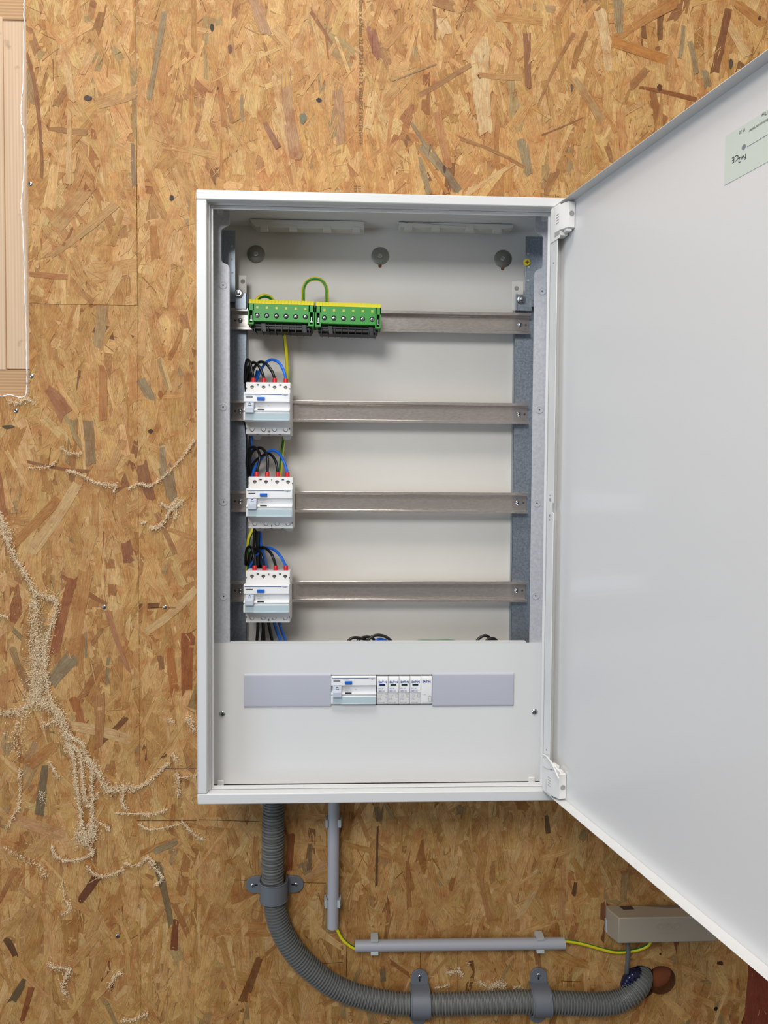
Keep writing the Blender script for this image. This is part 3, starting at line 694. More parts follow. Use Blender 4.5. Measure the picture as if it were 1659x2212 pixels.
for sgn in (1, -1):
    b = B()
    def bz(x0, x1, y0, y1, z0, z1, m=0): b.box(x0, x1, y0, y1, min(z0 * sgn, z1 * sgn), max(z0 * sgn, z1 * sgn), m)
    bz(.0005, .030, -.0010, 0, .3890, .4395)
    b.prism([(.014, -.0016), (.030, -.0016), (.0455, .0040), (.0455, .0150), (.014, .0150)], min(.4000 * sgn, .4370 * sgn), max(.4000 * sgn, .4370 * sgn), 'z')
    bz(.014, .030, -.0010, .0120, .3930, .4000); bz(.033, .0425, .004, .012, .3960, .4000)
    hg = b.build('hinge', PLASTIC, door, local=True, bevel=.0010)
    g_ = B()
    for k_ in range(4):
        z_ = (.424 - k_ * .0040) * sgn; g_.box(.0205, .0285, -.0019, -.0014, z_ - .0005, z_ + .0005)
    g_.box(.0140, .0146, -.0018, -.0014, min(.418 * sgn, .436 * sgn), max(.418 * sgn, .436 * sgn))
    g_.lathe((.0456, .0098, .4200 * sgn), (1, 0, 0), [(.0040, 0), (.0038, .0004), (.0030, .0004), (.0030, .0001)], 22)
    g_.build('hinge_grille', mat('hinge_shadow', rgb(168, 164, 160), .5), hg, local=True)
    if sgn < 0:
        c_ = B(); c_.prism([(.003, -.3955), (.020, -.3835), (.060, -.3905), (.062, -.3925), (.040, -.3935), (.018, -.4005), (.004, -.4005)], -.0030, -.0010)
        c_.tube(smooth_path([(.002, -.002, -.3840), (.025, -.006, -.3800), (.050, -.008, -.3860), (.070, -.010, -.3960)], 6), .0012, 8)
        c_.box(.018, .022, -.002, .004, -.402, -.388)
        c_.build('release_lever', PLASTIC, hg, local=True, bevel=.0004)
# sticker with upside-down print
b = B(); b.box(.3620, .4560, DT - .0004, DT, .3440, .3945); st = b.build('label_sticker', STICKER, door, local=True); st['label'] = 'pale green printed label sticker'
RR = Matrix.Rotation(math.pi, 4, 'Y')
marks = [text('t', 'CE', .0085, (.3780, DT - .0006, .3680), INK, st, rot=RR, align='CENTER'),
         text('t', 'fw2', .0080, (.3880, DT - .0006, .3640), INK, st, rot=RR, align='CENTER'),
         text('t', 'Installationsverteiler', .0042, (.4140, DT - .0006, .3860), INK, st, rot=RR, align='CENTER'),
         text('t', '(fw) Verteilerfeld Typ', .0046, (.4340, DT - .0006, .3935), INK, st, rot=RR, align='CENTER'),
         text('t', 'IP 30', .0042, (.3870, DT - .0006, .3905), INK, st, rot=RR, align='CENTER')]
join_marks('lettering', marks, INK, st)
b = B(); b.box(.3950, .4520, DT - .0006, DT - .0004, .3700, .3705); b.lathe((.3900, DT - .0004, .3720), (0, -1, 0), [(.0028, 0), (.0028, .0002)], 16); b.build('printed_line', INKL, st, local=True)

# ================================================================== RESIDUAL CURRENT DEVICES
def make_rcd(label):
    root = thing('residual_current_device', label, 'circuit breaker', (0, 0, 0), 'four-pole residual current devices')
    w = .0353
    b = B()
    body = [(0, -.0415), (0, .0415), (-.042, .0415), (-.0460, .0400), (-.0480, .0225), (-.050, -.0225), (-.0460, -.0405), (-.042, -.0415)]
    b.prism(body, -w, w, 'x')
    b.box(-w, w, -.0475, -.043, -.0415, -.0385)
    b.build('casing', DEVG, root, bevel=.0008)
    b = B()
    nose = [(-.044, .0225), (-.0655, .0225), (-.0672, .0210), (-.0680, .0078), (-.0655, .0072), (-.0632, .0050), (-.0622, .0005), (-.0636, -.0035), (-.0690, -.0045), (-.0696, -.0060), (-.0684, -.0075),
            (-.0670, -.0080), (-.0672, -.0088), (-.0692, -.0094), (-.0696, -.0210), (-.0680, -.0225), (-.044, -.0225)]
    b.prism(nose, -.0360, .0360, 'x')
    b.build('front_nose', DEV, root, bevel=.0005)
    b = B(); b.box(-.0335, .0350, -.0704, -.0694, -.0212, -.0098); b.box(-.0200, .0350, -.0708, -.0700, -.0218, -.0200)
    b.build('label_window', PALEBLUE, root, bevel=.0003)
    b = B(); b.prism([(-.0640, .0075), (-.0690, .0062), (-.0700, .0010), (-.0740, -.0015), (-.0745, -.0100), (-.0690, -.0100), (-.0640, .0)], -.0330, -.0195, 'x')
    lv = b.build('toggle_lever', LEVER, root, bevel=.0006)
    m1 = B(); m1.lathe((-.0262, -.0692, .0045), (0, -1, 0), [(.0018, 0), (.0017, .0003), (.0012, .0003), (.0012, 0)], 16); m1.box(-.0290, -.0235, -.0703, -.0697, .0018, .0024)
    m1.build('lever_mark', INK, lv, local=True)
    b = B(); b.box(-.0145, -.0030, -.0705, -.0670, .0100, .0150); b.build('test_button', BLUE, root, bevel=.0006)
    b = B(); b.box(-.0325, -.0215, -.0681, -.0670, .0145, .0156); b.build('indicator_slot', INK, root)
    b = B(); b.box(-.0140, -.0035, -.0697, -.0630, -.0052, -.0038); b.build('latch_slot', INK, root)
    b = B(); b.box(-.0345, .0238, -.0676, -.0664, .0188, .0198); b.build('stripe', DARKBLUE, root)
    t1 = text('t', 'hager', .0042, (.0245, -.0680, .0182), DARKBLUE, root)
    join_marks('lettering', [t1], DARKBLUE, root)
    t2 = text('t', 'FI 40A 0,03A', .0017, (-.0325, -.0681, .0168), INKL, root); t3 = text('t', 'Test Prüftaste', .0017, (-.0180, -.0681, .0168), INKL, root)
    t4 = text('t', '40A 400V~', .0022, (-.0150, -.0690, .0030), INKL, root); t5 = text('t', '10000', .0022, (-.0150, -.0690, .0000), INKL, root); t6 = text('t', 'AC', .0024, (.0020, -.0690, .0010), INKL, root)
    join_marks('small_print', [t2, t3, t4, t5, t6], INKL, root)
    for (zz, yy, up_) in ((.0320, -.0467, 1), (-.0335, -.0476, -1)):
        for xx in (-.0252, -.0072, .0103, .0278):
            h_ = B(); h_.lathe((xx, yy + .0012, zz), (0, -1, 0), [(.0037, 0), (.0037, .0012), (.0031, .0013), (.0030, .0004)], 20, 0)
            if up_ > 0: h_.lathe((xx, yy + .0002, zz), (0, -1, 0), [(.0030, 0), (.0030, .0004)], 16, 0); h_.lathe((xx, yy - .0001, zz - .0003), (0, -1, 0), [(.0020, 0), (.0016, .0006)], 14, 1)
            else: h_.lathe((xx + .0004, yy + .0002, zz - .0004), (0, -1, 0), [(.0028, 0), (.0026, .0012)], 16, 2)
            h_.build('terminal_screw', [mat('terminal_dark', rgb(58, 56, 54), .5), mat('terminal_screw', rgb(150, 142, 124), .35, .8), DEVG], root)
    vs = [(xx - .0018, xx + .0018, -.0472, -.0440, .0360, .0378) for xx in (-.0160, .0195)] + [(xx - .0005, xx + .0005, -.0478, -.045, .0300, .0320) for xx in (-.0340, .0345)]
    vs += [(xx - .0005, xx + .0005, -.0485, -.045, -.0335, -.0315) for xx in (-.0340, .0345)] + [(.0012, .0022, -.0478, -.0440, .0355, .0378), (.0012, .0022, -.0480, -.0440, -.0388, -.0355)]
    vs += [(xx - .0018, xx + .0018, -.0480, -.046, -.0420, -.0412) for xx in (-.0165, .0015, .0190)]
    for q in vs: B().box(*q).build('vent_slot', INK, root)
    for xx in (-.0215, .0270):
        b = B(); b.prism([(xx - .0070, -.0410), (xx + .0070, -.0410), (xx + .0066, -.0455), (xx + .0045, -.0480), (xx - .0045, -.0480), (xx - .0066, -.0455)], -.0110, -.0090)
        b.build('rail_clip', mat('clear_clip', rgb(206, 206, 204), .3), root, bevel=.0004)
    return root
RCD = []
rcd_pos = [(-.1775, .1474, 'white residual current device on the second rail, topmost of the four'),
           (-.1733, -.0030, 'white residual current device on the third rail, slightly right of the others'),
           (-.1775, -.1545, 'white residual current device with grey lever just above the front cover'),
           (-.0388, -.3010, 'residual current device showing through the slot of the front cover')]
base = make_rcd(rcd_pos[0][2])
for i, (x, z, lab) in enumerate(rcd_pos):
    o = base if i == 0 else copy_tree(base)
    o.location = (x, -.0362, z); o['label'] = lab
    RCD.append(o)

# surge arresters and the end module behind the slot
def make_spd(kind, label):
    root = thing('surge_arrester' if kind else 'spacer_module', label, 'surge protector' if kind else 'module', (0, 0, 0), 'narrow surge arrester modules' if kind else None)
    w = .00865
    b = B(); b.prism([(0, -.0415), (0, .0415), (-.046, .0415), (-.046, .0225), (-.0640, .0225), (-.0655, .0200), (-.0660, .0180), (-.0660, -.0210), (-.0645, -.0225), (-.046, -.0225), (-.046, -.0415)], -w, w, 'x')
    b.build('casing', DEVG if kind else DEV, root, bevel=.0005)
    if kind:
        b = B(); b.prism([(-.060, .0222), (-.0648, .0222), (-.0672, .0185), (-.0672, -.0030), (-.060, -.0030)], -w + .0004, w - .0004, 'x'); b.build('plug_in_cartridge', DEV, root, bevel=.0004)
        b = B(); b.box(-.0052, .0042, -.0677, -.0668, .0080, .0108); b.build('status_window', mat('dark_green_window', rgb(28, 50, 40), .2), root, bevel=.0003)
    join_marks('lettering', [text('t', 'EAT·N', .0047, (0, -.0676 if kind else -.0664, .0125), LOGOBLUE, root, align='CENTER', sx_=1.0, bold=.035)] +
               ([text('t', '280V AC', .0028, (-.0068, -.0676, -.0012), LOGOBLUE, root), text('t', 'SPC 20', .0027, (-.0068, -.0676, .0030), LOGOBLUE, root)] if kind else []), LOGOBLUE, root)
    L_ = []
    if kind:
        L_ = [text('t', 'L  N  PE', .0020, (-.0075, -.0663, -.0080), INKL, root), text('t', 'Uc 280V', .0017, (-.0075, -.0663, -.0108), INKL, root), text('t', 'In 20kA', .0017, (-.0075, -.0663, -.0130), INKL, root),
              text('t', 'Up 1,4kV', .0017, (-.0075, -.0663, -.0152), INKL, root), text('t', 'SPCT2-280', .0024, (-.0075, -.0663, -.0202), INK, root)]
    else: L_ = [text('t', 'N / PE', .0018, (-.0060, -.0663, -.0075), INKL, root), text('t', 'ASC-T2-NS', .0022, (-.0070, -.0663, -.0205), INK, root)]
    join_marks('small_print', L_, INKL, root)
    b = B()
    x0, x1, z0, z1 = (.0035, .0070, -.0110, -.0055) if kind else (.0038, .0074, -.0185, -.0100)
    for q in ((x0, x1, z0, z0 + .00025), (x0, x1, z1, z1 + .00025), (x0, x0 + .00025, z0, z1), (x1, x1 + .00025, z0, z1)): b.box(q[0], q[1], -.0664, -.0659, q[2], q[3])
    b.build('printed_frame', INKL, root)
    return root
spd = make_spd(True, 'narrow surge arrester immediately right of the switch in the cover slot')
spd_labels = ['narrow surge arrester with dark blue window, leftmost of the four', 'second surge arrester from the left in the cover slot',
              'third surge arrester from the left in the cover slot', 'fourth surge arrester from the left, beside the plain end module']
for i in range(4):
    o = spd if i == 0 else copy_tree(spd)
    o.location = (.0072 + i * .0176, -.0362, -.3020); o['label'] = spd_labels[i]
for ch in spd.children:
    if ch.name.startswith('status_window'):
        ch.data = ch.data.copy(); ch.data.materials[0] = mat('navy_window', rgb(20, 28, 74), .2)
o = make_spd(False, 'plain white end module right of the four surge arresters in the slot'); o.location = (.0776, -.0362, -.3020)

# ================================================================== TERMINAL BLOCKS
def make_block(label):
    root = thing('earth_terminal_block', label, 'terminal block', (0, 0, 0), 'green and yellow earth terminal blocks')
    W2 = .0523
    b = B()
    b.prism([(-.0500, .0140), (-.0200, .0140), (-.0200, -.0135), (-.0500, -.0135)], -W2 + .0082, W2 - .0082, 'x')
    for s_ in (-1, 1):
        b.box(s_ * W2 if s_ < 0 else W2 - .0024, -W2 + .0024 if s_ < 0 else W2, -.0505, -.0200, -.0190, .0142)
        xi0, xi1 = (-W2 + .0070, -W2 + .0094) if s_ < 0 else (W2 - .0094, W2 - .0070)
        b.box(xi0, xi1, -.0505, -.0200, -.0190, .0142)
        b.box(min(s_ * W2, s_ * (W2 - .0094)), max(s_ * W2, s_ * (W2 - .0094)), -.0505, -.0200, .0030, .0142)
        b.box(min(s_ * W2, s_ * (W2 - .0094)), max(s_ * W2, s_ * (W2 - .0094)), -.0508, -.0200, -.0190, -.0160)
    b.build('green_body', GREEN, root, bevel=.0005)
    for s_ in (-1, 1):
        b = B(); b.box(min(s_ * (W2 - .0022), s_ * (W2 - .0072)), max(s_ * (W2 - .0022), s_ * (W2 - .0072)), -.0440, -.0200, -.0162, .0032)
        b.build('end_clamp_opening', DARKHOLE, root)
    for s_ in (-1, 1):
        b = B(); x_ = s_ * (W2 - .0048); b.box(x_ - .0022, x_ + .0022, -.0460, -.0438, -.0120, -.0108); b.box(x_ - .0006, x_ + .0006, -.0465, -.0438, -.0110, -.0040)
        b.build('clamp_spring', CHROME, root)
    b = B(); n = 20; x0 = -W2 + .0010; st_ = (2 * W2 - .002) / n
    for k_ in range(n):
        b.prism([(-.0470, .0138), (-.0495, .0142), (-.0455, .0215), (-.0250, .0222), (-.0250, .0138)], x0 + k_ * st_ + .0002, x0 + (k_ + 1) * st_ - .0002, 'x')
    b.prism([(-.0465, .0138), (-.0485, .0142), (-.0448, .0208), (-.0250, .0215), (-.0250, .0138)], x0, -x0, 'x')
    b.build('yellow_cap', YELLOW, root)
    b = B(); b.box(-W2 + .004, W2 - .004, -.0400, -.0080, -.0230, -.0133); b.box(-W2 + .006, W2 - .006, -.0300, -.0010, -.0250, .0120)
    for k_ in range(9):
        x_ = -W2 + .010 + k_ * .0108; b.box(x_ - .0006, x_ + .0006, -.0430, -.0080, -.0275, -.0133)
    b.box(-W2 + .003, W2 - .003, -.0420, -.0400, -.0190, -.0165)
    for x_ in (-W2 + .024, W2 - .016): b.prism([(x_ - .0035, -.016), (x_ + .0035, -.016), (x_ + .0045, -.0285), (x_ - .0015, -.0285)], -.0455, -.0420)
    b.build('black_base', BLACK, root, bevel=.0002)
    for k_ in range(6):
        x_ = -.0377 + k_ * .01515
        h_ = B(); h_.lathe((x_, -.0500, -.0045), (0, -1, 0), [(.0039, 0), (.0039, .0003), (.0036, .0004), (.0035, 0)], 22, 0)
        h_.lathe((x_, -.0500, -.0045), (0, -1, 0), [(.0034, 0), (.0034, .0002)], 20, 0)
        h_.lathe((x_, -.0501, -.0050), (0, -1, 0), [(.0027, 0), (.0026, .0008), (.0018, .0011)], 18, 1)
        h_.box(x_ - .0018, x_ + .0018, -.0515, -.0509, -.0053, -.0047, 0); h_.box(x_ - .0003, x_ + .0003, -.0515, -.0509, -.0068, -.0032, 0)
        h_.build('clamping_screw', [DARKHOLE, CHROME], root)
        c_ = B(); c_.box(x_ - .0019, x_ + .0019, -.0504, -.0490, .0058, .0098); c_.build('marker_window', YELLOWW, root, bevel=.0003)
    return root
tb = make_block('green earth terminal block with yellow cap, left of the pair on the top rail')
tb2 = copy_tree(tb); tb2['label'] = 'green earth terminal block with yellow cap, right of the pair on the top rail'
for o, x, z in ((tb, -.1567, .2968), (tb2, -.0508, .2946)): o.location = (x, -.0362, z); o.rotation_euler = (0, math.radians(.9), 0)

# ================================================================== WIRES
def wire(path, r, m, label, cat='wire', group=None, name='wire', uv=False, sub=8, twist=0.0, uo=0.0):
    pts = smooth_path(path, sub); b = B(); b.tube(pts, r, 20 if uv else 12, uv=uv, twist=twist, uo=uo)
    o = b.build(name, m); tag(o, label, cat, group); return o
Wp = lambda seq: [at(x, y, Y) for (x, y, Y) in seq]
rows = [
 ('top', 0, [
   ([(617,824,-.072),(614,804,-.068),(604,785,-.060),(589,777,-.052),(575,783,-.045),(562,802,-.038),(553,824,-.028)], BLWIRE, 'blue'),
   ([(593,824,-.072),(588,803,-.068),(575,786,-.060),(562,782,-.052),(552,790,-.045),(543,809,-.038),(536,828,-.028)], BWIRE, 'third black'),
   ([(570,824,-.072),(565,802,-.068),(556,787,-.060),(546,783,-.052),(539,791,-.045),(533,808,-.035),(531,828,-.028)], BWIRE, 'second black'),
   ([(547,824,-.072),(544,798,-.068),(539,781,-.060),(534,777,-.052),(531,788,-.045),(529,808,-.035),(529,828,-.028)], BWIRE, 'first black')]),
 ('middle', 1, [
   ([(620.5,1030,-.072),(613,996,-.066),(602,979,-.058),(590,973,-.050),(578,977,-.043),(565,991,-.036),(551,1010,-.030),(543,1036,-.026)], BLWIRE, 'blue'),
   ([(600,1030,-.072),(596,998,-.066),(587,984,-.058),(578,980,-.050),(564,986,-.042),(550,998,-.034),(541,1016,-.028)], BWIRE, 'third black'),
   ([(577,1030,-.072),(578,990,-.066),(570,972,-.058),(560,967,-.050),(547,974,-.042),(539,990,-.034),(535,1012,-.028)], BWIRE, 'second black'),
   ([(554,1030,-.072),(561,990,-.066),(557,972,-.058),(548,966,-.050),(538,969,-.042),(534,984,-.034),(533,1008,-.028)], BWIRE, 'first black')]),
 ('bottom', 2, [
   ([(617,1230,-.074),(607,1203,-.068),(594,1189,-.060),(583,1184,-.052),(573,1184,-.045),(560,1193,-.038),(546,1212,-.030),(538,1232,-.026)], BLWIRE, 'blue'),
   ([(595,1230,-.074),(589,1202,-.068),(580,1189,-.060),(570,1183,-.052),(559,1184,-.044),(549,1196,-.036),(543,1216,-.028)], BWIRE, 'third black'),
   ([(570.5,1230,-.074),(567,1205,-.068),(561,1191,-.060),(554,1185,-.052),(546,1188,-.044),(539,1202,-.036),(536,1220,-.028)], BWIRE, 'second black'),
   ([(549,1230,-.074),(548,1202,-.068),(544,1185,-.060),(538,1181,-.052),(533,1187,-.044),(531,1202,-.036),(531,1220,-.028)], BWIRE, 'first black')])]
for rn, ri, ws in rows:
    dev = {'top': 'topmost', 'middle': 'third-rail', 'bottom': 'lowest loose'}[rn]
    for pth, m, cn in ws:
        zt = rcd_pos[ri][1] + .0415
        # ferrule end stands in the terminal opening on top of the device
        x_top = at(pth[0][0], pth[0][1], pth[0][2]).x
        pts = Wp(pth); pts[0] = Vector((x_top, -.0690, zt + .0062)); top_in = Vector((x_top, -.0690, zt + .0005))
        o = wire([top_in] + pts, .00232, m, '%s looped wire entering the %s residual current device' % (cn, dev), group='looped wires above the %s device' % dev)
        b = B(); b.lathe(top_in - Vector((0, 0, .0015)), (0, 0, 1), [(.0036, 0), (.0037, .0080), (.0030, .0088)], 14)
        b.build('ferrule', RED, o)
def shift(seq, dx): return [(x + dx, y, Y) for (x, y, Y) in seq]
Yb = -.0290
wire(Wp([(556,800,-.0260),(548,850,-.0195),(545,900,-.0195),(543,945,-.030),(542,1000,-.030),(548,1050,-.0195),(556,1110,-.0195),(562,1150,-.030),(566,1200,-.030),(570,1240,-.0195),(580,1290,-.0195),(592,1345,-.0300),(610,1395,-.0330),(620,1420,-.033)]), .0025, BLWIRE, 'blue trunk wire running down behind the devices, leftmost of the two blue ones')
wire(Wp([(560,1160,-.030),(572,1210,-.026),(582,1250,-.0195),(590,1290,-.0195),(603,1345,-.0300),(620,1392,-.0330),(630,1420,-.033)]), .0023, BLWIRE, 'second blue trunk wire, right side of the bundle under the lowest device')
blk = [[(535,790,-.026),(535,850,-.0195),(534,900,-.0195),(535,945,-.028),(535,1000,-.028),(540,1050,-.0195),(548,1110,-.0195),(550,1150,-.028),(548,1210,-.028),(552,1280,-.0195),(557,1345,-.030),(554,1395,-.033),(553,1420,-.033)],
       [(538,795,-.030),(538,850,-.0195),(538,900,-.0195),(538,945,-.033),(540,1000,-.033),(545,1050,-.0195),(552,1110,-.0195),(556,1150,-.034),(556,1210,-.034),(562,1280,-.0195),(568,1345,-.033),(571,1395,-.033),(571,1420,-.033)],
       [(532,800,-.030),(531,850,-.0195),(530,900,-.0195),(534,945,-.024),(545,1050,-.0195),(558,1110,-.0195),(560,1150,-.028),(562,1210,-.028),(568,1280,-.0195),(580,1345,-.030),(590,1395,-.033),(594,1420,-.033)]]
for i, s_ in enumerate(blk):
    wire(Wp(s_), .0026, BWIRE, ['black trunk wire behind the devices, leftmost below the lowest device', 'black trunk wire behind the devices, middle below the lowest device', 'black trunk wire behind the devices, beside the blue pair at the bottom'][i], group='black trunk wires')
wire(Wp([(570,1350,-.034),(564,1395,-.036),(562,1420,-.036)]), .0022, BWIRE, 'short black wire end in the bundle under the lowest device')
wire(Wp([(606,700,-.050),(611,712,-.046),(616,740,-.036),(620,780,-.030),(621,820,-.026),(620,870,-.0195),(616,920,-.0195),(612,955,-.027),(608,990,-.029),(604,1030,-.026),(590,1080,-.0195),(560,1120,-.0195),(543,1150,-.026),(536,1175,-.028),(534,1240,-.0215)]), .0031, GYWIRE,
     'long green and yellow earth wire dropping from the terminal block behind the devices', uv=True, twist=12)
wire(Wp([(656,668,-.062),(655,640,-.064),(656,622,-.064),(664,608,-.064),(680,602,-.064),(696,607,-.064),(705,622,-.064),(706,640,-.064),(706,668,-.062)]), .0031, GYWIRE,
     'green and yellow jumper loop standing above the two terminal blocks', uv=True, sub=10, uo=.12)
wire(Wp([(549,664,-.050),(555,648,-.048),(563,641,-.046),(574,639,-.044),(586,645,-.040),(598,664,-.036)]), .0034, GYWIRE,
     'low green and yellow wire bend behind the left terminal block', uv=True)
# wiring that shows over the front cover
low = [([(742,1400,-.085),(752,1385,-.083),(762,1378,-.080),(776,1378,-.078),(792,1384,-.075),(800,1400,-.072)], BWIRE, 'black wire arch above the cover edge, leftmost'),
       ([(762,1400,-.080),(775,1382,-.078),(790,1376,-.075),(806,1380,-.072),(820,1400,-.070)], BWIRE, 'black wire arch above the cover edge, second from left'),
       ([(786,1402,-.088),(798,1380,-.086),(815,1372,-.083),(834,1376,-.080),(848,1388,-.078),(858,1404,-.076)], BWIRE, 'tallest black wire arch above the middle of the cover edge'),
       ([(800,1402,-.080),(812,1384,-.078),(824,1381,-.076),(838,1387,-.073),(846,1402,-.070)], BLWIRE, 'blue wire arch just above the front cover edge'),
       ([(1020,1402,-.085),(1033,1381,-.082),(1047,1373,-.080),(1058,1378,-.077),(1066,1390,-.074),(1070,1404,-.072)], BWIRE, 'taller black wire arch above the right part of the cover'),
       ([(1040,1402,-.088),(1052,1383,-.085),(1064,1379,-.082),(1074,1385,-.079),(1084,1402,-.076)], BWIRE, 'lower black wire arch above the right part of the cover')]
for s_, m, lab in low: wire(Wp(s_), .0024, m, lab)
wire(Wp([(885,1396,-.070),(900,1385,-.070),(940,1384,-.070),(980,1384,-.070),(1005,1392,-.070)]), .0015, mat('green_wire', rgb(24, 120, 60), .4), 'green wire lying level just above the front cover edge')

# ================================================================== PIPES BELOW
def path_len_resample(pts, step):
    out = [pts[0]]; acc = 0
    for i in range(1, len(pts)):
        seg = (pts[i] - pts[i - 1]).length; d = step - acc
        while d <= seg:
            out.append(pts[i - 1].lerp(pts[i], d / seg)); d += step
        acc = (acc + seg) % step
    return out
def corrugated(seq, r, m, name, label, pitch=.0052, depth=.0036, open_end=False):
    pts = smooth_path(Wp(seq), 24); pts = path_len_resample(pts, pitch / 8)
    def rf(L):
        t = (L / pitch) % 1.0
        return r - (0 if t < .60 else depth) - (.0004 if t < .12 or .48 < t < .60 else 0)
    b = B(); b.tube(pts, r, 30, rf=rf); o = b.build(name, m, angle=60); tag(o, label, 'pipe'); return o
corrugated([(592,1690,-.022),(591,1744,-.022),(589,1840,-.021),(589,1889,-.021),(592,1945,-.021),(603,1997,-.021),(627,2044,-.021),(664,2087,-.021),(717,2128,-.021),(772,2151,-.021),(837,2165,-.021),(890,2169,-.021),(960,2169,-.021),(1060,2166,-.021),(1140,2164,-.021),(1230,2167,-.021),(1296,2169,-.021),(1335,2163,-.020),(1362,2149,-.018),(1380,2128,-.010),(1386,2112,.006),(1386,2108,.022)],
           .0190, CONDUIT, 'corrugated_conduit', 'thick grey corrugated pipe curving from the cabinet to the hole at right')
corrugated([(1353,2130,-.004),(1360,2112,-.010),(1372,2104,-.004),(1380,2104,.010),(1384,2106,.026)], .0110, BLACKSHEEN, 'flexible_conduit', 'short glossy black corrugated hose with painted blue highlights going into the wall hole', pitch=.0040, depth=.0010)

def clamp(center, horiz_pipe, label, r=.0206, tilt=0.0):
    """pipe saddle: half band over the pipe, two ears on the wall; local x runs across the pipe, z along it"""
    root = thing('pipe_clamp', label, 'clamp', center, 'grey pipe clamps')
    w = .0170; ro = r + .0028; yc = -.0210
    b = B(); n = 18; prof_o = []; prof_i = []
    for k_ in range(n + 1):
        a = math.pi * k_ / n; prof_o.append((ro * math.cos(a), yc - ro * math.sin(a))); prof_i.append((r * math.cos(a), yc - r * math.sin(a)))
    prof = [(ro, -.0012)] + prof_o + [(-ro, -.0012), (-r, -.0012)] + prof_i[::-1] + [(r, -.0012)]
    b.prism(prof, -w, w, 'z')
    b.prism([(x_ * (1.045 if True else 1), y_ if y_ > yc else yc + (y_ - yc) * 1.05) for x_, y_ in prof], -w, -w + .002, 'z'); b.prism([(x_ * 1.045, y_ if y_ > yc else yc + (y_ - yc) * 1.05) for x_, y_ in prof], w - .002, w, 'z')
    band = b.build('band', CLAMP, root, bevel=.0005, local=True)
    for s_ in (-1, 1):
        pl = [(s_ * (ro - .001), -.0150), (s_ * .0350, -.0150)] + [(s_ * (.0350 + .0150 * math.sin(math.pi * k_ / 10)), -.0150 * math.cos(math.pi * k_ / 10)) for k_ in range(1, 10)] + [(s_ * .0350, .0150), (s_ * (ro - .001), .0150)]
        e_ = B(); e_.prism(pl, -.0048, -.0012); ear = e_.build('ear', CLAMP, root, bevel=.0006, local=True)
        sc = B(); screw_head(sc, (s_ * .0372, -.0048, 0), .0034, .0016); sc.build('screw', [CHROME, DARKHOLE], ear, local=True)
        sl = B(); sl.box(min(s_ * .0290, s_ * .0372), max(s_ * .0290, s_ * .0372), -.0050, -.0046, -.0014, .0014); sl.build('slot', DARKHOLE, ear, local=True)
    root.rotation_euler = (0, (math.pi / 2 if horiz_pipe else 0) + tilt, 0)
    return root
p = at(591, 1922, -.021); clamp((p.x, 0, p.z), False, 'grey clamp holding the upright part of the corrugated pipe')
p = at(907, 2168, -.021); clamp((p.x, 0, p.z), True, 'grey clamp on the level corrugated pipe below the left end of the thin pipe', tilt=.02)
p = at(1167, 2164, -.021); clamp((p.x, 0, p.z), True, 'grey clamp on the level corrugated pipe nearest the wall hole', tilt=.02)

def straight_pipe(a, c, label, r=.0097):
    a, c = Vector(a), Vector(c); b = B()
    d = (c - a).normalized(); L = (c - a).length
    b.lathe(a, d, [(r - .0013, .012), (r - .0013, 0), (r, 0), (r, L), (r - .0013, L), (r - .0013, L - .012)], 28)
    return tag(b.build('conduit_pipe', PIPE), label, 'pipe', 'smooth thin grey pipes')
PY = -.0175
straight_pipe(at(719, 2003, PY), at(721.5, 1715, PY), 'smooth grey pipe hanging straight down from under the cabinet')
straight_pipe(at(767, 2043, PY), at(1219, 2037.5, PY), 'smooth grey pipe running level above the corrugated pipe')
def pipe_clip(px, py, vertical, label):
    c = at(px, py, PY); root = thing('pipe_clip', label, 'clip', (c.x, 0, c.z), 'light grey pipe clips'); b = B(); n = 12; r0, r1 = .0099, .0122; w = .0065
    pr = []
    for k_ in range(n + 1):
        a = math.radians(-38 + (256) * k_ / n); pr.append((r1 * math.cos(a), PY + r1 * math.sin(a)))
    for k_ in range(n, -1, -1):
        a = math.radians(-38 + 256 * k_ / n); pr.append((r0 * math.cos(a), PY + r0 * math.sin(a)))
    b.prism(pr, -w, w, 'z'); b.box(-.0105, .0105, -.0072, -.0010, -w, w)
    b.build('cradle', CLIP, root, bevel=.0005, local=True)
    for s_ in (-1, 1):
        t_ = B(); t_.prism([(s_ * .0098, PY - .0075), (s_ * .0128, PY - .0085), (s_ * .0146, PY + .002), (s_ * .0146, -.0040), (s_ * .0112, -.0040), (s_ * .0112, PY)], -w, w, 'z')
        t_.build('clip_arm', CLIP, root, bevel=.0005, local=True)
    root.rotation_euler = (0, 0 if vertical else math.pi / 2, 0)
pipe_clip(720.5, 1776, True, 'light grey clip on the upright thin pipe, close below the cabinet')
pipe_clip(718.5, 1949, True, 'light grey clip near the lower end of the upright thin pipe')
pipe_clip(809, 2042, False, 'light grey clip at the left end of the level thin pipe')
pipe_clip(1166, 2038, False, 'light grey clip at the right end of the level thin pipe')
wire(Wp([(724,1990,-.0175),(728,2006,-.0175),(738,2026,-.0170),(752,2040,-.0165),(766,2048,-.0168),(782,2048,-.0172)]), .0029, GYWIRE, 'short yellow and green wire bridging the gap between the two thin pipes', uv=True, uo=.90)
wire(Wp([(1205,2036,-.0175),(1220,2033,-.0170),(1255,2038,-.0130),(1295,2049,-.0090),(1325,2056,-.0080),(1352,2056,-.0080),(1380,2051,-.0100),(1400,2042,-.0150),(1408,2028,-.0180)]), .0029, GYWIRE, 'yellow and green wire from the level pipe to the beige bar box', uv=True, twist=1, uo=.90)
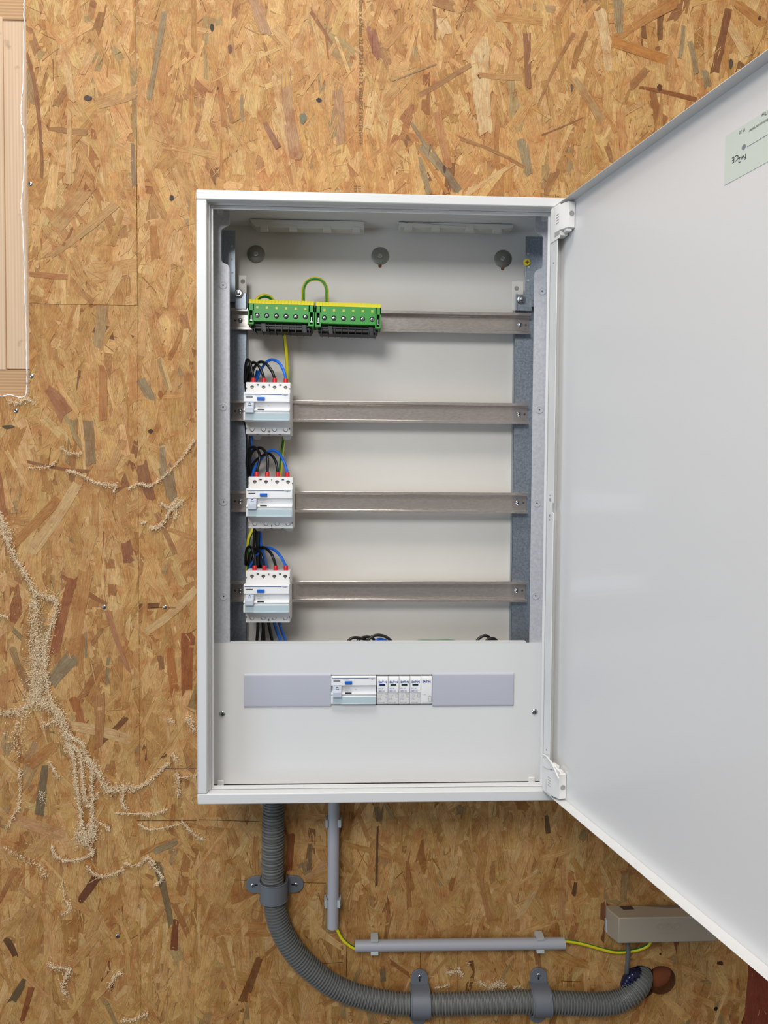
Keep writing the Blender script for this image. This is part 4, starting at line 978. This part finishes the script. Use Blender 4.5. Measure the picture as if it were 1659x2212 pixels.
wire(Wp([(1356,2030,-.016),(1357,2050,-.0155),(1356,2075,-.0150),(1354,2096,-.0120),(1355,2112,-.002),(1357,2118,.012)]), .0038, CABLE, 'grey cable dropping from the beige box behind the corrugated pipe', 'cable', name='cable')

# earth bar box
eb = thing('earth_bar_box', 'beige plastic earthing bar box mounted low beside the open door', 'junction box', (at(1335, 2010, 0).x, 0, at(1335, 2010, 0).z))
a = at(1335.6, 2038, -.045); c = at(1335.6, 1983, -.045); xr = at(1548, 2038, -.045).x
x0 = at(1307, 1985, 0).x; zt0 = at(1340, 1961, 0).z; zb0 = at(1310, 2013, 0).z
b = B()
i = len(b.v); x1w = xr + .006
b.v += [(x0, -.001, zb0 + .002), (x1w, -.001, zb0), (x1w, -.001, zt0), (x0, -.001, zt0 + .006), (a.x, -.045, a.z), (xr, -.045, a.z), (xr, -.045, c.z), (a.x, -.045, c.z),
        (x0, -.014, zb0 + .002), (x0, -.014, zt0 + .006)]
for q in ((4, 5, 6, 7), (7, 6, 2, 3, 9), (0, 1, 5, 4, 8), (0, 8, 9, 3), (8, 4, 7, 9), (1, 2, 6, 5), (0, 3, 2, 1)): b.face([i + k_ for k_ in q])
body = b.build('cover', BOXG, eb, bevel=.0016)
b = B(); q = at(1352, 1966, -.012); b.prism([(q.x - .010, -.006), (q.x + .012, -.006), (q.x + .014, -.022), (q.x - .004, -.026)], zt0 + .0005, zt0 + .0065, 'z'); 
b.build('entry_recess', mat('box_dark', rgb(62, 54, 46), .7), eb)
b = B(); b.box(x1w - .13, x1w, -.010, -.001, zt0 - .003, zt0 + .004); b.build('base_rail', mat('bar_grey', rgb(120, 108, 98), .5), eb, bevel=.0005)
b = B(); b.box(x0 - .0018, x0 + .0015, -.0120, -.0030, (zt0 + zb0) / 2 - .016, (zt0 + zb0) / 2 + .006); b.build('side_latch', CLIP, eb, bevel=.0006)
t_ = at(1443, 2008, -.045); lt = text('lettering', 'OBO', .0175, (t_.x - eb.location.x, -.0453, t_.z - eb.location.z + .001), BOXG, eb, align='CENTER', sx_=1.15, thick=.00035)
b = B(); b.box(t_.x - .017, t_.x + .015, -.0454, -.0449, t_.z - .0055, t_.z - .0048); b.build('embossed_line', BOXG, eb)

# ================================================================== COBWEBS WITH SAWDUST
def web_mesh(strokes, name, label, seed):
    rnd = random.Random(seed); b = B()
    def fibre(p, L, r):
        d = Vector((rnd.uniform(-1, 1), rnd.uniform(-.5, .3), rnd.uniform(-1, 1))).normalized(); q = p; pts = [p]
        for _ in range(3):
            d = (d + Vector((rnd.uniform(-1, 1), rnd.uniform(-.5, .5), rnd.uniform(-1, 1))) * .8).normalized(); q = q + d * L / 3
            if q.y > -.0012: q.y = -.0012
            pts.append(q)
        b.tube(pts, r, 3)
    for (pl, wdt, dens) in strokes:
        pts = smooth_path([at(x, y, -.0030) for x, y in pl], 8); L = sum((pts[i + 1] - pts[i]).length for i in range(len(pts) - 1))
        jt = [p_ + Vector((rnd.uniform(-1, 1) * .0006, rnd.uniform(-1, 0) * .001, rnd.uniform(-1, 1) * .0006)) for p_ in pts]
        if wdt < 6: b.tube(jt, .0003, 5, rf=lambda l: (.0002 + wdt * .00005) * rnd.uniform(.5, 1.5))
        n = int(L * 1000 * dens * 3.0)
        for _ in range(n):
            t = rnd.random() * (len(pts) - 1); i_ = int(t); p_ = pts[i_].lerp(pts[i_ + 1], t - i_)
            cl = .5 + .5 * math.sin(t * 2.3 + seed) * math.sin(t * .9 + 2)
            if rnd.random() > .35 + .65 * cl: continue
            s_ = wdt * .00060 * (.35 + cl)
            p_ = p_ + Vector((rnd.gauss(0, s_), -abs(rnd.gauss(0, .0006)), rnd.gauss(0, s_)))
            if p_.y > -.0012: p_.y = -.0012
            fibre(p_, rnd.uniform(.0010, .0040), rnd.uniform(.00018, .00044))
    o = b.build(name, WEB, angle=80); tag(o, label, 'cobweb', kind='stuff'); return o
web_mesh([([(0,1108),(8,1150),(20,1178),(38,1215),(58,1245),(72,1280),(78,1310)],5,4), ([(0,1130),(16,1142),(22,1170)],7,4), ([(78,1280),(100,1290),(122,1296),(118,1330),(108,1360),(98,1400),(96,1440)],5,3.5),
          ([(76,1300),(74,1350),(78,1400),(74,1450),(78,1490),(70,1515)],12,7), ([(88,1380),(90,1440),(84,1490),(92,1520)],12,6), ([(98,1450),(104,1490),(112,1518),(126,1535)],4,3),
          ([(70,1515),(52,1530),(25,1538),(0,1538)],6,4), ([(60,1530),(45,1550),(35,1590),(42,1625)],14,2), ([(90,1520),(118,1532),(132,1552),(142,1580),(150,1615)],9,7), ([(130,1545),(112,1560),(90,1570)],6,3),
          ([(142,1580),(158,1594),(176,1604),(186,1630),(200,1652)],4,4), ([(148,1610),(160,1640),(164,1690),(172,1740),(176,1790)],4,4.5), ([(155,1612),(172,1625),(176,1660),(180,1700),(184,1730)],4,4),
          ([(184,1640),(200,1652),(215,1675),(228,1702),(240,1708),(262,1700),(292,1703)],7,6), ([(292,1703),(320,1690),(345,1665),(365,1648)],2.5,3), ([(268,1706),(264,1730),(272,1748)],4,3),
          ([(200,1660),(198,1700),(200,1750),(196,1790)],4,3.5), ([(185,1740),(196,1738),(212,1712)],3,3), ([(170,1808),(178,1798),(186,1808),(180,1816)],13,11), ([(198,1780),(200,1800),(190,1812)],9,10),
          ([(205,1770),(230,1785),(235,1792)],3,2), ([(184,1820),(200,1838),(195,1846)],4,3)],
         'dusty_cobweb', 'long cobweb clotted with pale sawdust hanging down the left of the board', 3)
web_mesh([([(112,1828),(120,1848),(140,1858),(170,1856),(200,1846)],3,2.5), ([(186,1870),(205,1888),(225,1892),(250,1886),(268,1878)],3,2.5), ([(268,1866),(300,1868),(320,1852),(335,1868)],2.5,2),
          ([(322,1862),(340,1880),(350,1898),(335,1912)],3,2.5), ([(40,1745),(44,1700),(42,1660)],3,1.5), ([(15,1790),(30,1760),(42,1745)],3,1.5), ([(105,1645),(115,1660),(126,1680)],3,1.5), ([(90,1712),(94,1726)],7,3),
          ([(105,2080),(122,2090),(150,2094),(142,2110),(136,2130),(142,2150)],5,2.5), ([(262,2100),(246,2112),(236,2136)],4,2), ([(320,2188),(290,2202),(262,2206)],4,2), ([(382,1672),(386,1690),(384,1722)],4,2.5),
          ([(386,1680),(424,1676)],1.5,1.5), ([(374,1628),(380,1640)],4,3), ([(400,1782),(415,1800),(440,1814)],3,2), ([(250,1756),(300,1758),(330,1758),(362,1748)],2,2), ([(300,1780),(330,1792),(400,1776)],2,1.5),
          ([(135,1900),(140,1940),(150,1960),(135,1975)],5,1.2), ([(10,1830),(40,1850),(85,1870),(98,1890)],6,1.2), ([(405,1550),(415,1562),(420,1580)],6,4), ([(362,1553),(378,1562)],3,2)],
         'dusty_cobweb', 'scattered thin dusty cobweb threads at the lower left of the board', 4)
web_mesh([([(60,1010),(105,1008),(120,996)],2,1.5), ([(145,1018),(165,1022),(190,1034),(215,1044),(235,1048),(252,1048)],2.5,3), ([(252,1050),(246,1062)],3,2), ([(278,1056),(300,1045),(325,1048),(360,1024),(400,980),(420,950)],2,2),
          ([(325,1140),(338,1140),(352,1130),(365,1108),(380,1092),(394,1082)],3,3.5), ([(350,1086),(362,1096),(375,1088),(384,1076)],3,3), ([(380,1090),(392,1086)],6,6), ([(305,1130),(315,1128)],3,3),
          ([(380,1095),(382,1110),(376,1120)],3,2.5), ([(130,965),(150,978),(175,980)],2,1.5), ([(0,1330),(18,1332)],3,2), ([(20,865),(40,870),(58,862),(75,870)],5,2.5)],
         'dusty_cobweb', 'fine dusty cobweb threads between the opening and the cabinet side', 5)
web_mesh([([(966,2100),(980,2100),(992,2096),(996,2108)],4,3), ([(1030,2120),(1050,2128)],5,1.5), ([(1056,2132),(1068,2128),(1082,2126),(1088,2132)],7,5), ([(1010,2080),(1012,2082)],3,3), ([(940,2133),(970,2128)],3,1.5), ([(1110,2133),(1126,2132)],3,2.5)],
         'wood_dust', 'pale wood dust lying along the top of the level corrugated pipe', 6)
rnd = random.Random(11); b = B()
for _ in range(900):
    x = rnd.uniform(0, 425); y = rnd.triangular(870, 2210, 1700)
    p_ = at(x, y, -.0014); a = rnd.uniform(0, 6.28); L = rnd.uniform(.0010, .0036)
    d = Vector((math.cos(a), 0, math.sin(a))) * L; n_ = Vector((-d.z, 0, d.x)) * .3
    b.tube([p_, p_ + d * .5 + n_ + Vector((0, -.0006, 0)), p_ + d], rnd.uniform(.00010, .00020), 3)
tag(b.build('wood_dust', WEB, angle=80), 'tiny curls of sawdust stuck all over the lower left board', 'dust', kind='stuff')
